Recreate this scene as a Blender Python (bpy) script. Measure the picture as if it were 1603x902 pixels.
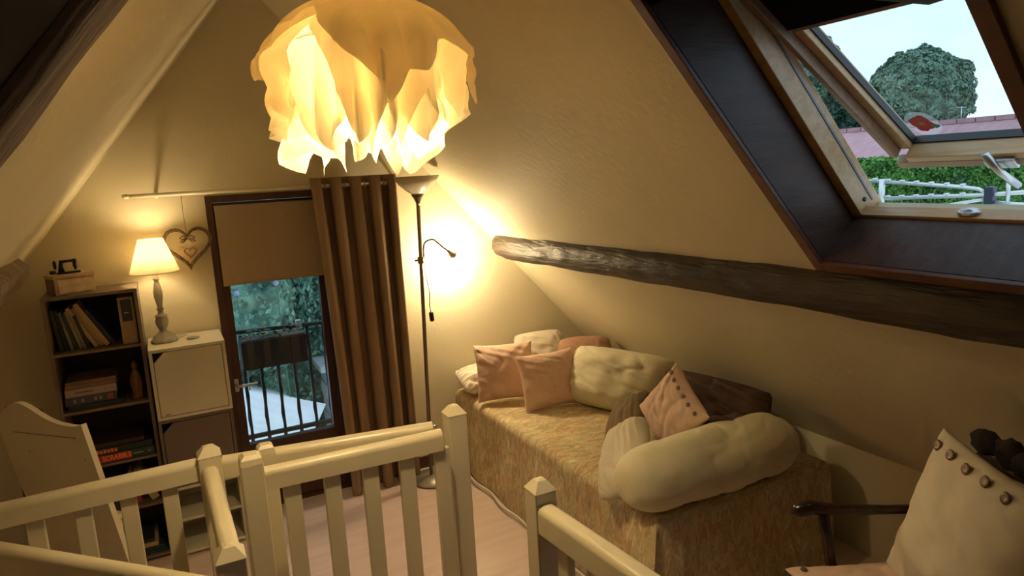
import bpy, bmesh, math, random
import numpy as np
from mathutils import Vector, Matrix, noise

for o in list(bpy.data.objects):
    bpy.data.objects.remove(o)
SC = bpy.context.scene
COL = SC.collection
PI = math.pi

# ------------------------------------------------------------ camera
cam_d = bpy.data.cameras.new('camera'); cam = bpy.data.objects.new('camera', cam_d); COL.objects.link(cam)
FPX = 1082.963
cam_d.sensor_fit = 'HORIZONTAL'; cam_d.sensor_width = 36.0; cam_d.lens = 36.0 * FPX / 1603.0
cam_d.clip_start = 0.02; cam_d.clip_end = 300
yaw, pit, rol = 0.466864377, 0.16980376, -0.0548579959
cy, sy, cp, sp, cr, sr = math.cos(yaw), math.sin(yaw), math.cos(pit), math.sin(pit), math.cos(rol), math.sin(rol)
fw = Vector((sy * cp, cy * cp, -sp)); rt = Vector((cy, -sy, 0)); up = rt.cross(fw)
r2 = cr * rt + sr * up; u2 = -sr * rt + cr * up
M = Matrix((r2, u2, -fw)).transposed().to_4x4(); M.translation = (0, 0, 1.75)
cam.matrix_world = M
SC.camera = cam

# ------------------------------------------------------------ exposure, sky
SC.view_settings.view_transform = 'Standard'; SC.view_settings.look = 'None'
SC.view_settings.gamma = 1.0; SC.view_settings.use_curve_mapping = False
SC.view_settings.exposure = 0.22
W = bpy.data.worlds.new('dusk_sky'); SC.world = W; W.use_nodes = True
nt = W.node_tree; nt.nodes.clear()
wo = nt.nodes.new('ShaderNodeOutputWorld'); bg = nt.nodes.new('ShaderNodeBackground')
tc = nt.nodes.new('ShaderNodeTexCoord'); mp = nt.nodes.new('ShaderNodeMapping'); mp.inputs['Scale'].default_value = (2, 2, 6)
nz = nt.nodes.new('ShaderNodeTexNoise'); nz.inputs['Scale'].default_value = 1.3; nz.inputs['Detail'].default_value = 4
rp = nt.nodes.new('ShaderNodeValToRGB')
rp.color_ramp.elements[0].position = .38; rp.color_ramp.elements[0].color = (.50, .72, .93, 1)
rp.color_ramp.elements[1].position = .66; rp.color_ramp.elements[1].color = (.74, .87, .96, 1)
nt.links.new(tc.outputs['Generated'], mp.inputs[0]); nt.links.new(mp.outputs[0], nz.inputs['Vector'])
nt.links.new(nz.outputs['Fac'], rp.inputs[0]); nt.links.new(rp.outputs[0], bg.inputs['Color'])
bg.inputs['Strength'].default_value = 1.45
nt.links.new(bg.outputs[0], wo.inputs[0])

# ------------------------------------------------------------ materials
def mat(name, color, rough=.6, metal=0, c2=None, scale=8, detail=4, bump=0, bscale=None, stretch=None, coords='Object',
        lo=.35, hi=.65, spec=.5, trans=0, emit=None, estr=0, distort=0):
    m = bpy.data.materials.new(name); m.use_nodes = True; t = m.node_tree; t.nodes.clear()
    out = t.nodes.new('ShaderNodeOutputMaterial'); b = t.nodes.new('ShaderNodeBsdfPrincipled')
    b.inputs['Base Color'].default_value = (*color, 1); b.inputs['Roughness'].default_value = rough
    b.inputs['Metallic'].default_value = metal; b.inputs['Specular IOR Level'].default_value = spec
    co = t.nodes.new('ShaderNodeTexCoord'); mpn = t.nodes.new('ShaderNodeMapping')
    if stretch: mpn.inputs['Scale'].default_value = stretch
    t.links.new(co.outputs[coords], mpn.inputs[0])
    n = t.nodes.new('ShaderNodeTexNoise'); n.inputs['Scale'].default_value = scale; n.inputs['Detail'].default_value = detail
    n.inputs['Distortion'].default_value = distort
    t.links.new(mpn.outputs[0], n.inputs['Vector'])
    r = t.nodes.new('ShaderNodeValToRGB')
    c2 = c2 or tuple(c * .88 for c in color)
    r.color_ramp.elements[0].position = lo; r.color_ramp.elements[0].color = (*c2, 1)
    r.color_ramp.elements[1].position = hi; r.color_ramp.elements[1].color = (*color, 1)
    t.links.new(n.outputs['Fac'], r.inputs[0]); t.links.new(r.outputs[0], b.inputs['Base Color'])
    if bump:
        n2 = t.nodes.new('ShaderNodeTexNoise'); n2.inputs['Scale'].default_value = bscale or scale * 3; n2.inputs['Detail'].default_value = 5
        t.links.new(mpn.outputs[0], n2.inputs['Vector'])
        bu = t.nodes.new('ShaderNodeBump'); bu.inputs['Strength'].default_value = bump; bu.inputs['Distance'].default_value = .01
        t.links.new(n2.outputs['Fac'], bu.inputs['Height']); t.links.new(bu.outputs[0], b.inputs['Normal'])
    if emit:
        b.inputs['Emission Color'].default_value = (*emit, 1); b.inputs['Emission Strength'].default_value = estr
    if trans:
        tr = t.nodes.new('ShaderNodeBsdfTranslucent'); t.links.new(r.outputs[0], tr.inputs['Color'])
        mx = t.nodes.new('ShaderNodeMixShader'); mx.inputs[0].default_value = trans
        t.links.new(b.outputs[0], mx.inputs[1]); t.links.new(tr.outputs[0], mx.inputs[2]); t.links.new(mx.outputs[0], out.inputs[0])
    else:
        t.links.new(b.outputs[0], out.inputs[0])
    return m

M_plaster = mat('cream_plaster', (.70, .63, .46), .85, c2=(.67, .60, .43), scale=2, bump=.12, bscale=60)
M_rough = mat('rough_plaster', (.67, .60, .43), .7, c2=(.64, .57, .405), scale=3, bump=.25, bscale=35)
M_floor = mat('pink_beige_laminate', (.70, .54, .50), .34, c2=(.63, .48, .44), scale=3, stretch=(1, 8, 1), bump=.03)
M_oldbeam = mat('old_dark_beam', (.050, .026, .017), .5, c2=(.018, .010, .007), scale=9, stretch=(4, .5, 4), bump=.9, bscale=22, lo=.3, hi=.7, coords='Object')
M_rafter = mat('worn_oak_rafter', (.34, .24, .16), .75, c2=(.09, .06, .04), scale=7, stretch=(.6, 5, .6), bump=.9, bscale=20, lo=.25, hi=.75)
M_stain = mat('dark_stained_board', (.085, .042, .030), .45, c2=(.058, .028, .020), scale=6, stretch=(1, 6, 6), bump=.08, spec=.35)
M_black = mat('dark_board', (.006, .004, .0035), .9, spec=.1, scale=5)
M_trim = mat('reddish_stained_trim', (.14, .052, .03), .4, c2=(.09, .033, .02), scale=10, stretch=(1, 1, 5), bump=.1)
M_pine = mat('varnished_pine', (.62, .40, .20), .35, c2=(.50, .30, .14), scale=5, stretch=(8, .8, 8), distort=1, bump=.05)
M_pine2 = mat('shaded_pine_sash', (.36, .20, .11), .4, c2=(.26, .14, .08), scale=5, stretch=(8, .8, 8), distort=1)  # same pine with shade put into its colour, for less lit sash parts
M_mahog = mat('mahogany_door', (.075, .026, .017), .38, c2=(.05, .017, .011), scale=8, stretch=(6, 6, .6), bump=.05)
M_chairw = mat('pale_chair_paint', (.86, .79, .62), .5, c2=(.82, .74, .57), scale=4)
M_white = mat('cream_gloss_paint', (.68, .61, .44), .35, c2=(.64, .56, .40), scale=4, bump=.05, bscale=15)
M_whitec = mat('white_melamine', (.70, .65, .52), .4, scale=3)
M_taupe = mat('taupe_melamine', (.20, .14, .105), .5, c2=(.17, .12, .09), scale=5)
M_brownc = mat('brown_cube_melamine', (.17, .125, .105), .45, scale=4)
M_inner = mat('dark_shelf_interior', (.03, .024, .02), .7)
M_blind = mat('taupe_blind_fabric', (.38, .29, .20), .9, c2=(.36, .27, .185), scale=120, bump=.1)
M_curtain = mat('taupe_curtain_fabric', (.30, .20, .125), .6, c2=(.25, .165, .10), scale=40, stretch=(1, 1, .1), bump=.12, spec=.4)
M_rod = mat('cream_rod', (.78, .72, .58), .35)
M_pole = mat('grey_brown_metal', (.22, .17, .12), .35, metal=.6)
M_silver = mat('aged_silver_metal', (.50, .48, .42), .35, metal=.7)
M_steel = mat('brushed_steel', (.6, .6, .6), .3, metal=.9)
M_dkplastic = mat('black_plastic', (.015, .013, .012), .4)
M_bowl = mat('frosted_bowl', (.80, .74, .60), .3, trans=.35)
M_shade = mat('cream_lamp_shade', (.86, .78, .62), .8, trans=.62)
M_cloth = mat('pendant_white_cloth', (.90, .80, .62), .8, c2=(.86, .76, .57), scale=6, trans=.42, bump=.7, bscale=7)
M_cloth2 = mat('pendant_inner_cloth', (.93, .86, .70), .8, trans=.40, bump=.7, bscale=9)
M_lampwood = mat('limewashed_grey_wood', (.42, .38, .30), .6, c2=(.30, .27, .21), scale=30, stretch=(1, 1, .3), bump=.2)
M_wicker = mat('grey_brown_twig', (.24, .16, .10), .8, c2=(.12, .08, .05), scale=60, bump=.5)
M_heart = mat('whitewashed_wood_heart', (.55, .42, .27), .7, c2=(.42, .31, .19), scale=25)
M_box = mat('distressed_cream_wood', (.62, .47, .30), .6, c2=(.48, .33, .20), scale=15, bump=.2)
M_boxd = mat('brown_box_side', (.22, .13, .09), .6, scale=10)
M_iron = mat('black_iron', (.012, .012, .012), .3, metal=.3)
M_pink = mat('dusty_pink_cotton', (.70, .48, .38), .85, c2=(.66, .45, .35), scale=30, bump=.12)
M_pinkb = mat('pale_pink_cotton', (.74, .53, .43), .85, c2=(.69, .49, .39), scale=30, bump=.12)
M_creamc = mat('cream_cotton', (.72, .67, .50), .85, c2=(.68, .62, .45), scale=12, bump=.8, bscale=5, distort=1.5)
M_whitecot = mat('offwhite_cotton', (.72, .66, .55), .85, c2=(.68, .61, .50), scale=12, bump=.2, bscale=16)
M_terra = mat('terracotta_pink_cushion', (.42, .24, .16), .85, c2=(.38, .21, .14), scale=12)
M_brownp = mat('chocolate_brown_cotton', (.085, .042, .030), .85, c2=(.065, .032, .024), scale=12, bump=.2)
M_oliveb = mat('olive_brown_cotton', (.19, .125, .065), .85, c2=(.15, .10, .05), scale=12, bump=.2)
M_button = mat('brown_wood_button', (.22, .12, .065), .35, c2=(.15, .08, .045), scale=60)
M_chair = mat('dark_mahogany_chair', (.035, .012, .009), .25, c2=(.022, .008, .006), scale=20)
M_scarf = mat('black_wool', (.012, .010, .009), .95, bump=.5, scale=60)
M_red = mat('dark_red_bead', (.10, .012, .012), .4)
M_seat = mat('dusty_upholstery', (.35, .2, .14), .85)
M_parasol = mat('white_canvas', (.86, .88, .90), .8)
M_concrete = mat('pale_stone', (.45, .47, .48), .8, c2=(.33, .35, .36), scale=9, bump=.3)
M_grass = mat('garden_grass', (.05, .12, .03), .9, c2=(.03, .08, .02), scale=3)
M_leafd = mat('dark_ivy_leaf', (.07, .17, .11), .6, c2=(.015, .05, .03), scale=1.4, lo=.3, hi=.7)
M_leaf = mat('hedge_leaf', (.13, .33, .05), .6, c2=(.05, .17, .03), scale=1.2, lo=.3, hi=.7)
M_leaft = mat('tree_leaf', (.18, .30, .20), .6, c2=(.09, .18, .13), scale=.6, lo=.3, hi=.7)
M_bark = mat('bark', (.08, .06, .04), .9)
M_tile = mat('red_clay_tile', (.44, .25, .27), .8, c2=(.36, .20, .22), scale=2, stretch=(1, 3, 1))
M_render = mat('house_render', (.5, .46, .42), .9)
M_alu = mat('pale_aluminium', (.62, .66, .68), .3, metal=.5)
M_strip = mat('blue_grey_strip', (.16, .20, .27), .4, metal=.3)
M_navy = mat('dark_navy_plastic', (.015, .02, .05), .4)
M_petal = mat('yellow_petal', (.6, .55, .1), .6)
M_petalw = mat('lilac_petal', (.55, .55, .8), .6)
M_poppy = mat('poppy_red', (.70, .03, .03), .5)
M_pgreen = mat('sticker_green', (.12, .35, .22), .5)
M_pcentre = mat('poppy_centre', (.5, .35, .2), .5)

def glass_mat():
    m = bpy.data.materials.new('window_glass'); m.use_nodes = True; t = m.node_tree; t.nodes.clear()
    out = t.nodes.new('ShaderNodeOutputMaterial'); tr = t.nodes.new('ShaderNodeBsdfTransparent'); tr.inputs[0].default_value = (.93, .96, .97, 1)
    gl = t.nodes.new('ShaderNodeBsdfGlossy'); gl.inputs['Roughness'].default_value = .02
    mx = t.nodes.new('ShaderNodeMixShader'); mx.inputs[0].default_value = .035
    t.links.new(tr.outputs[0], mx.inputs[1]); t.links.new(gl.outputs[0], mx.inputs[2]); t.links.new(mx.outputs[0], out.inputs[0])
    return m
M_glass = glass_mat()
def film_mat():
    m = bpy.data.materials.new('clear_sticker_film'); m.use_nodes = True; t = m.node_tree; t.nodes.clear()
    out = t.nodes.new('ShaderNodeOutputMaterial'); tr = t.nodes.new('ShaderNodeBsdfTransparent'); d = t.nodes.new('ShaderNodeBsdfTranslucent')
    d.inputs[0].default_value = (.8, .85, .8, 1)
    mx = t.nodes.new('ShaderNodeMixShader'); mx.inputs[0].default_value = .16
    t.links.new(tr.outputs[0], mx.inputs[1]); t.links.new(d.outputs[0], mx.inputs[2]); t.links.new(mx.outputs[0], out.inputs[0])
    return m
M_film = film_mat()

def cover_mat():
    m = bpy.data.materials.new('abstract_bedcover'); m.use_nodes = True; t = m.node_tree; t.nodes.clear()
    N = t.nodes.new; L = t.links.new
    out = N('ShaderNodeOutputMaterial'); b = N('ShaderNodeBsdfPrincipled'); b.inputs['Roughness'].default_value = .85
    co = N('ShaderNodeUVMap'); mp_ = N('ShaderNodeMapping'); mp_.inputs['Rotation'].default_value = (0, 0, .0)
    L(co.outputs[0], mp_.inputs[0])
    n1 = N('ShaderNodeTexNoise'); n1.inputs['Scale'].default_value = 5; n1.inputs['Detail'].default_value = 3
    L(mp_.outputs[0], n1.inputs['Vector'])
    # chevron streaks: v + zigzag(u)
    sep = N('ShaderNodeSeparateXYZ'); L(mp_.outputs[0], sep.inputs[0])
    pp = N('ShaderNodeMath'); pp.operation = 'PINGPONG'; pp.inputs[1].default_value = .045; L(sep.outputs[0], pp.inputs[0])
    ml = N('ShaderNodeMath'); ml.operation = 'MULTIPLY'; ml.inputs[1].default_value = 1.7; L(pp.outputs[0], ml.inputs[0])
    ad = N('ShaderNodeMath'); ad.operation = 'ADD'; L(sep.outputs[1], ad.inputs[0]); L(ml.outputs[0], ad.inputs[1])
    cb = N('ShaderNodeCombineXYZ'); L(sep.outputs[0], cb.inputs[0]); L(ad.outputs[0], cb.inputs[1])
    mp2 = N('ShaderNodeMapping'); mp2.inputs['Scale'].default_value = (26, 13, 1); L(cb.outputs[0], mp2.inputs[0])
    n2 = N('ShaderNodeTexNoise'); n2.inputs['Scale'].default_value = 1.2; n2.inputs['Detail'].default_value = 6; n2.inputs['Distortion'].default_value = .6
    L(mp2.outputs[0], n2.inputs['Vector'])
    mixf = N('ShaderNodeMix'); mixf.data_type = 'FLOAT'; mixf.inputs[0].default_value = .70; L(n1.outputs['Fac'], mixf.inputs[2]); L(n2.outputs['Fac'], mixf.inputs[3])
    r = N('ShaderNodeValToRGB'); cr_ = r.color_ramp; cr_.interpolation = 'LINEAR'
    data = [(.28, (.32, .22, .15)), (.40, (.60, .48, .30)), (.46, (.46, .33, .22)), (.51, (.74, .62, .42)), (.56, (.52, .46, .30)), (.62, (.80, .70, .52)), (.72, (.86, .80, .66))]
    cr_.elements[0].position = data[0][0]; cr_.elements[0].color = (*data[0][1], 1)
    cr_.elements[1].position = data[-1][0]; cr_.elements[1].color = (*data[-1][1], 1)
    for p_, c_ in data[1:-1]:
        e = cr_.elements.new(p_); e.color = (*c_, 1)
    L(mixf.outputs[0], r.inputs[0])
    n3 = N('ShaderNodeTexNoise'); n3.inputs['Scale'].default_value = 11; n3.inputs['Detail'].default_value = 2; L(cb.outputs[0], n3.inputs['Vector'])
    r3 = N('ShaderNodeValToRGB'); c3 = r3.color_ramp; c3.elements[0].position = .38; c3.elements[0].color = (1.0, .90, .80, 1); c3.elements[1].position = .62; c3.elements[1].color = (.92, .97, .88, 1)
    L(n3.outputs['Fac'], r3.inputs[0])
    mm = N('ShaderNodeMix'); mm.data_type = 'RGBA'; mm.blend_type = 'MULTIPLY'; mm.inputs[0].default_value = 1
    L(r.outputs[0], mm.inputs[6]); L(r3.outputs[0], mm.inputs[7]); L(mm.outputs[2], b.inputs['Base Color'])
    bu = N('ShaderNodeBump'); bu.inputs['Strength'].default_value = .15; bu.inputs['Distance'].default_value = .01
    L(n2.outputs['Fac'], bu.inputs['Height']); L(bu.outputs[0], b.inputs['Normal'])
    L(b.outputs[0], out.inputs[0]); return m
M_cover = cover_mat()

# ------------------------------------------------------------ helpers
def wm(o):
    m = o.matrix_basis.copy()
    while o.parent:
        o = o.parent; m = o.matrix_basis @ m
    return m
def obj(name, verts, faces, m, parent=None, smooth=False, uvs=None):
    if parent is not None:
        inv = wm(parent).inverted(); verts = [inv @ Vector(v) for v in verts]
    me = bpy.data.meshes.new(name); me.from_pydata([tuple(v) for v in verts], [], faces)
    if smooth: me.polygons.foreach_set('use_smooth', [True] * len(me.polygons))
    mats = m if isinstance(m, (list, tuple)) else [m]
    for k in mats: me.materials.append(k)
    if uvs is not None:
        uvl = me.uv_layers.new(name='UVMap')
        for p in me.polygons:
            for li, vi in zip(p.loop_indices, p.vertices): uvl.data[li].uv = uvs[vi]
    me.update()
    o = bpy.data.objects.new(name, me); COL.objects.link(o)
    if parent is not None: o.parent = parent
    return o
def obj_bm(name, bm, m, parent=None, smooth=False):
    vs = [v.co.copy() for v in bm.verts]; bm.verts.index_update()
    fs = [[v.index for v in f.verts] for f in bm.faces]; bm.free()
    return obj(name, vs, fs, m, parent, smooth)
def tag(o, label, cat=None, group=None, kind=None):
    if label: o['label'] = label
    if cat: o['category'] = cat
    if group: o['group'] = group
    if kind: o['kind'] = kind
    return o
def thing(name, loc, label, cat, group=None, rz=0):
    o = bpy.data.objects.new(name, None); COL.objects.link(o); o.location = loc; o.rotation_euler = (0, 0, rz)
    o.empty_display_size = .05
    return tag(o, label, cat, group)
def struct(o, label=None):
    o['kind'] = 'structure'
    if label: o['label'] = label
    return o
def bm_box(bm, lo, hi, bev=0):
    c = [(lo[i] + hi[i]) / 2 for i in range(3)]; s = [hi[i] - lo[i] for i in range(3)]
    r = bmesh.ops.create_cube(bm, size=1); vs = r['verts']
    for v in vs: v.co = Vector((c[0] + v.co.x * s[0], c[1] + v.co.y * s[1], c[2] + v.co.z * s[2]))
    if bev:
        es = list({e for v in vs for e in v.link_edges})
        bmesh.ops.bevel(bm, geom=es, offset=bev, segments=2, affect='EDGES', profile=.6)
    return vs
def box(name, lo, hi, m, parent=None, bev=.002, T=None):
    bm = bmesh.new(); bm_box(bm, lo, hi, bev)
    if T is not None: bmesh.ops.transform(bm, matrix=T, verts=bm.verts)
    return obj_bm(name, bm, m, parent)
def frame_T(o, x, y, z):
    m = Matrix((Vector(x).normalized(), Vector(y).normalized(), Vector(z).normalized())).transposed().to_4x4(); m.translation = Vector(o); return m
def tube_data(pts, rad, seg=10, cap=True):
    pts = [Vector(p) for p in pts]; n = len(pts)
    rr = rad if isinstance(rad, (list, tuple)) else [rad] * n
    vs, fs = [], []; prev = None
    for i, p in enumerate(pts):
        t = (pts[min(i + 1, n - 1)] - pts[max(i - 1, 0)]).normalized()
        if prev is None:
            a = Vector((0, 0, 1)) if abs(t.z) < .9 else Vector((1, 0, 0)); u = t.cross(a).normalized()
        else:
            u = (prev - t * prev.dot(t)).normalized()
        prev = u; w = t.cross(u)
        for k in range(seg):
            an = 2 * PI * k / seg; vs.append(p + (u * math.cos(an) + w * math.sin(an)) * rr[i])
    for i in range(n - 1):
        for k in range(seg):
            a = i * seg + k; b_ = i * seg + (k + 1) % seg; fs.append((a, b_, b_ + seg, a + seg))
    if cap: fs.append(tuple(range(seg - 1, -1, -1))); fs.append(tuple((n - 1) * seg + k for k in range(seg)))
    return vs, fs
def tube(name, pts, rad, m, parent=None, seg=10):
    v, f = tube_data(pts, rad, seg); return obj(name, v, f, m, parent, True)
def lathe(name, prof, c, m, parent=None, seg=28, cap=True, T=None):
    vs, fs = [], []
    for r, z in prof:
        for k in range(seg):
            a = 2 * PI * k / seg; vs.append(Vector((r * math.cos(a), r * math.sin(a), z)))
    n = len(prof)
    for i in range(n - 1):
        for k in range(seg):
            a = i * seg + k; b_ = i * seg + (k + 1) % seg; fs.append((a, b_, b_ + seg, a + seg))
    if cap: fs.append(tuple(range(seg - 1, -1, -1))); fs.append(tuple((n - 1) * seg + k for k in range(seg)))
    TT = T if T is not None else Matrix.Translation(Vector(c))
    return obj(name, [TT @ v for v in vs], fs, m, parent, True)
def join(parts):
    vs, fs = [], []
    for v, f in parts:
        o_ = len(vs); vs += list(v); fs += [tuple(i + o_ for i in q) for q in f]
    return vs, fs
def prism(name, poly, y0, y1, m, parent=None, axis='Y'):
    n = len(poly)
    if axis == 'Y': vs = [(p[0], y0, p[1]) for p in poly] + [(p[0], y1, p[1]) for p in poly]
    fs = [tuple(range(n)), tuple(range(2 * n - 1, n - 1, -1))] + [(i, i + n, (i + 1) % n + n, (i + 1) % n) for i in range(n)]
    o = obj(name, vs, fs, m, parent)
    bm = bmesh.new(); bm.from_mesh(o.data); bmesh.ops.recalc_face_normals(bm, faces=bm.faces); bm.to_mesh(o.data); bm.free()
    return o
def text(name, s, size, T, m, parent=None, sx=1, ext=.0006):
    cu = bpy.data.curves.new(name, 'FONT'); cu.body = s; cu.size = size; cu.extrude = ext; cu.align_x = 'CENTER'; cu.align_y = 'CENTER'
    cu.offset = size * .02
    t = bpy.data.objects.new(name, cu); COL.objects.link(t)
    dg = bpy.context.evaluated_depsgraph_get(); me = bpy.data.meshes.new_from_object(t.evaluated_get(dg))
    bpy.data.objects.remove(t); bpy.data.curves.remove(cu)
    Tm = T @ Matrix.Diagonal((sx, 1, 1, 1))
    if parent is not None: Tm = wm(parent).inverted() @ Tm
    me.transform(Tm); me.materials.clear(); me.materials.append(m)
    o = bpy.data.objects.new(name, me); COL.objects.link(o)
    if parent is not None: o.parent = parent
    return o
def copy_tree(o, parent=None):
    c = o.copy(); COL.objects.link(c); c.parent = parent
    for ch in o.children: copy_tree(ch, c)
    return c

# ============================================================ THE SHELL
D = 3.80
AX, AZ = .5048, 2.757                 # ridge
TH = math.radians(47.6717)            # right slope
RO = Vector((1.363, 0, 1.815)); RD = Vector((math.cos(TH), 0, -math.sin(TH))); RN = Vector((math.sin(TH), 0, math.cos(TH)))
def RS(al, Y, off=0): v = RO + RD * al + RN * off; v.y = Y; return v
TL = math.radians(51.002)
LO_ = Vector((.41, 0, 2.64)); LD = Vector((-math.cos(TL), 0, -math.sin(TL))); LN = Vector((-math.sin(TL), 0, math.cos(TL)))
def LS(al, Y, off=0): v = LO_ + LD * al + LN * off; v.y = Y; return v
def slab(name, fn, a0, a1, y0, y1, o0, o1, m, parent=None, bev=0):
    bm = bmesh.new(); vs = bm_box(bm, (0, 0, 0), (1, 1, 1), 0)
    if bev:
        e0 = fn(a0, y0, o0); ea = fn(a1, y0, o0) - e0
    for v in bm.verts: v.co = fn(a0 + (a1 - a0) * v.co.x, y0 + (y1 - y0) * v.co.y, o0 + (o1 - o0) * v.co.z)
    if bev: bmesh.ops.bevel(bm, geom=list(bm.edges), offset=bev, segments=2, affect='EDGES', profile=.5)
    bmesh.ops.recalc_face_normals(bm, faces=bm.faces)
    return obj_bm(name, bm, m, parent)
YB = -1.6
KX, KZ = 2.59, .468
# ceiling: right slope in four slabs around the skylight hole, left slope in one
A_AP = -1.2745; A_KN = 1.86
HY0, HY1 = .685, 1.385               # hole in the slope
HA0, HA1 = -.42, .525
def joined(name, slabs, m):
    P = []
    for s in slabs:
        fn, a0, a1, y0, y1, o0, o1 = s
        bm = bmesh.new(); bm_box(bm, (0, 0, 0), (1, 1, 1), 0)
        for v in bm.verts: v.co = fn(a0 + (a1 - a0) * v.co.x, y0 + (y1 - y0) * v.co.y, o0 + (o1 - o0) * v.co.z)
        bmesh.ops.recalc_face_normals(bm, faces=bm.faces); bm.verts.index_update()
        P.append(([v.co.copy() for v in bm.verts], [tuple(v.index for v in f.verts) for f in bm.faces])); bm.free()
    v, f = join(P); return obj(name, v, f, m)
struct(joined('ceiling', [
    (RS, A_AP - .15, HA0 + .12, YB, D + .25, 0, .25) if False else (RS, A_AP, HA0, YB, D + .25, 0, .25),
    (RS, HA1, A_KN, YB, D + .25, 0, .25), (RS, HA0, HA1, YB, HY0, 0, .25), (RS, HA0, HA1, HY1, D + .25, 0, .25),
    (LS, -.17, 2.75, YB, D + .25, 0, .25)], M_rough), 'sloping cream plaster attic ceiling on both sides of the ridge')
# gable wall with the door opening
DX0, DX1, DZ1 = .225, .815, 1.70
def wall_piece(poly, y0, y1):
    n = len(poly)
    vs = [(p[0], y0, p[1]) for p in poly] + [(p[0], y1, p[1]) for p in poly]
    fs = [tuple(range(n)), tuple(range(2 * n - 1, n - 1, -1))] + [(i, i + n, (i + 1) % n + n, (i + 1) % n) for i in range(n)]
    return vs, fs
lx = lambda z: .41 - (2.64 - z) / math.tan(TL)
rx = lambda z: 1.363 + (1.815 - z) / math.tan(TH)
E_ = .03
v, f = join([wall_piece([(lx(0) - E_, 0), (DX0, 0), (DX0, DZ1), (DX0, 2.3), (lx(2.3) - E_, 2.3)], D, D + .2),
             wall_piece([(DX1, 0), (KX + .02, 0), (KX + .02, KZ), (rx(2.3) + E_, 2.3), (DX1, 2.3), (DX1, DZ1)], D, D + .2),
             wall_piece([(DX0, DZ1), (DX1, DZ1), (DX1, 2.3), (DX0, 2.3)], D, D + .2),
             wall_piece([(lx(2.3) - E_, 2.3), (rx(2.3) + E_, 2.3), (AX, AZ + .02)], D, D + .2)])
struct(obj('wall_back', v, f, M_plaster), 'cream gable wall around the glazed door')
v, f = wall_piece([(lx(0), 0), (KX, 0), (KX, KZ), (AX, AZ)], YB - .1, YB)
struct(obj('wall_front', v, f, M_plaster))
struct(box('wall_right', (KX, YB, -.02), (KX + .12, D + .2, KZ + .02), M_plaster, bev=0), 'low cream knee wall beside the armchair')
struct(box('wall_left', (-1.42, YB, -.02), (-1.30, D + .2, .55), M_plaster, bev=0))
# floor around the stair opening
SX0, SX1, SY0, SY1 = .09, .78, .35, 1.98
FT = -.03
v, f = [], []
P = []
def bx(lo, hi):
    bm = bmesh.new(); bm_box(bm, lo, hi, 0); bm.verts.index_update()
    r = ([q.co.copy() for q in bm.verts], [tuple(x.index for x in g.verts) for g in bm.faces]); bm.free(); return r
v, f = join([bx((-1.42, SY1, FT), (KX + .1, D, 0)), bx((-1.42, YB, FT), (KX + .1, SY0, 0)), bx((-1.42, SY0, FT), (SX0, SY1, 0)), bx((SX1, SY0, FT), (KX + .1, SY1, 0))])
struct(obj('floor', v, f, M_floor), 'pinkish beige laminate floor')
v, f = join([bx((SX0 - .05, SY0, -2.3), (SX0, SY1, FT)), bx((SX1, SY0, -2.3), (SX1 + .05, SY1, FT)), bx((SX0 - .05, SY1, -2.3), (SX1 + .05, SY1 + .05, FT)),
             bx((SX0 - .05, SY0 - .05, -2.3), (SX1 + .05, SY0, FT)), bx((SX0 - .05, SY0 - .05, -2.35), (SX1 + .05, SY1 + .05, -2.3))])
struct(obj('stairwell_wall', v, f, M_plaster))
st = thing('staircase', ((SX0 + SX1) / 2, SY1, -2.3), 'wooden stair treads descending through the floor opening', 'staircase')
for k in range(9):
    box('tread', (SX0 + .003, SY1 - .02 - .17 * (k + 1), -.19 * (k + 1) - .035), (SX1 - .003, SY1 - .003 - .17 * k, -.19 * (k + 1)), M_floor, st)
v, f = join([bx((SX0 + .004, SY1 - .16 - .17 * k, -.19 * (k + 2)), (SX0 + .03, SY1 - .02 - .17 * k, -.19 * (k + 1) - .036)) for k in range(9)])
obj('stringer', v, f, M_white, st)
# skirtings
struct(box('baseboard_back', (1.19, D - .012, .0), (1.60, D, .07), M_mahog, bev=.001))

# ============================================================ LIGHTS OF THE LAMPS
def lamp(name, kind, loc, energy, color, size=.03, parent=None, **k):
    l = bpy.data.lights.new(name, kind); l.energy = energy; l.color = color
    if hasattr(l, 'shadow_soft_size'): l.shadow_soft_size = size
    for a, b_ in k.items(): setattr(l, a, b_)
    o = bpy.data.objects.new(name, l); COL.objects.link(o)
    if parent is not None:
        o.parent = parent; o.location = wm(parent).inverted() @ Vector(loc)
    else: o.location = loc
    return o
WARM = (1.0, .755, .39)

# ============================================================ DOOR
d = thing('door_1', (.52, D, 0), None, None); struct(d, 'dark mahogany glazed balcony door with lever handle')
fz = .05
v, f = join([bx((DX0, D - .015, 0), (DX0 + .03, D + .08, DZ1)), bx((DX1 - .03, D - .015, 0), (DX1, D + .08, DZ1)), bx((DX0 + .03, D - .015, DZ1 - .035), (DX1 - .03, D + .08, DZ1)), bx((DX0 + .03, D - .01, 0), (DX1 - .03, D + .08, .02))])
obj('door_frame', v, f, M_mahog, d)
gx0, gx1, gz0, gz1 = .294, .745, .37, 1.57
v, f = join([bx((DX0 + .032, D + .005, .022), (gx0, D + .05, DZ1 - .038)), bx((gx1, D + .005, .022), (DX1 - .032, D + .05, DZ1 - .038)),
             bx((gx0, D + .005, gz1), (gx1, D + .05, DZ1 - .038)), bx((gx0, D + .005, .022), (gx1, D + .05, gz0))])
obj('door_leaf', v, f, M_mahog, d)
obj('pane', *bx((gx0 - .004, D + .024, gz0 - .004), (gx1 + .004, D + .029, gz1 + .004)), M_glass, d)
h = box('door_handle', (.252, D - .004, .675), (.276, D + .004, .745), M_steel, d, bev=.002)
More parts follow.
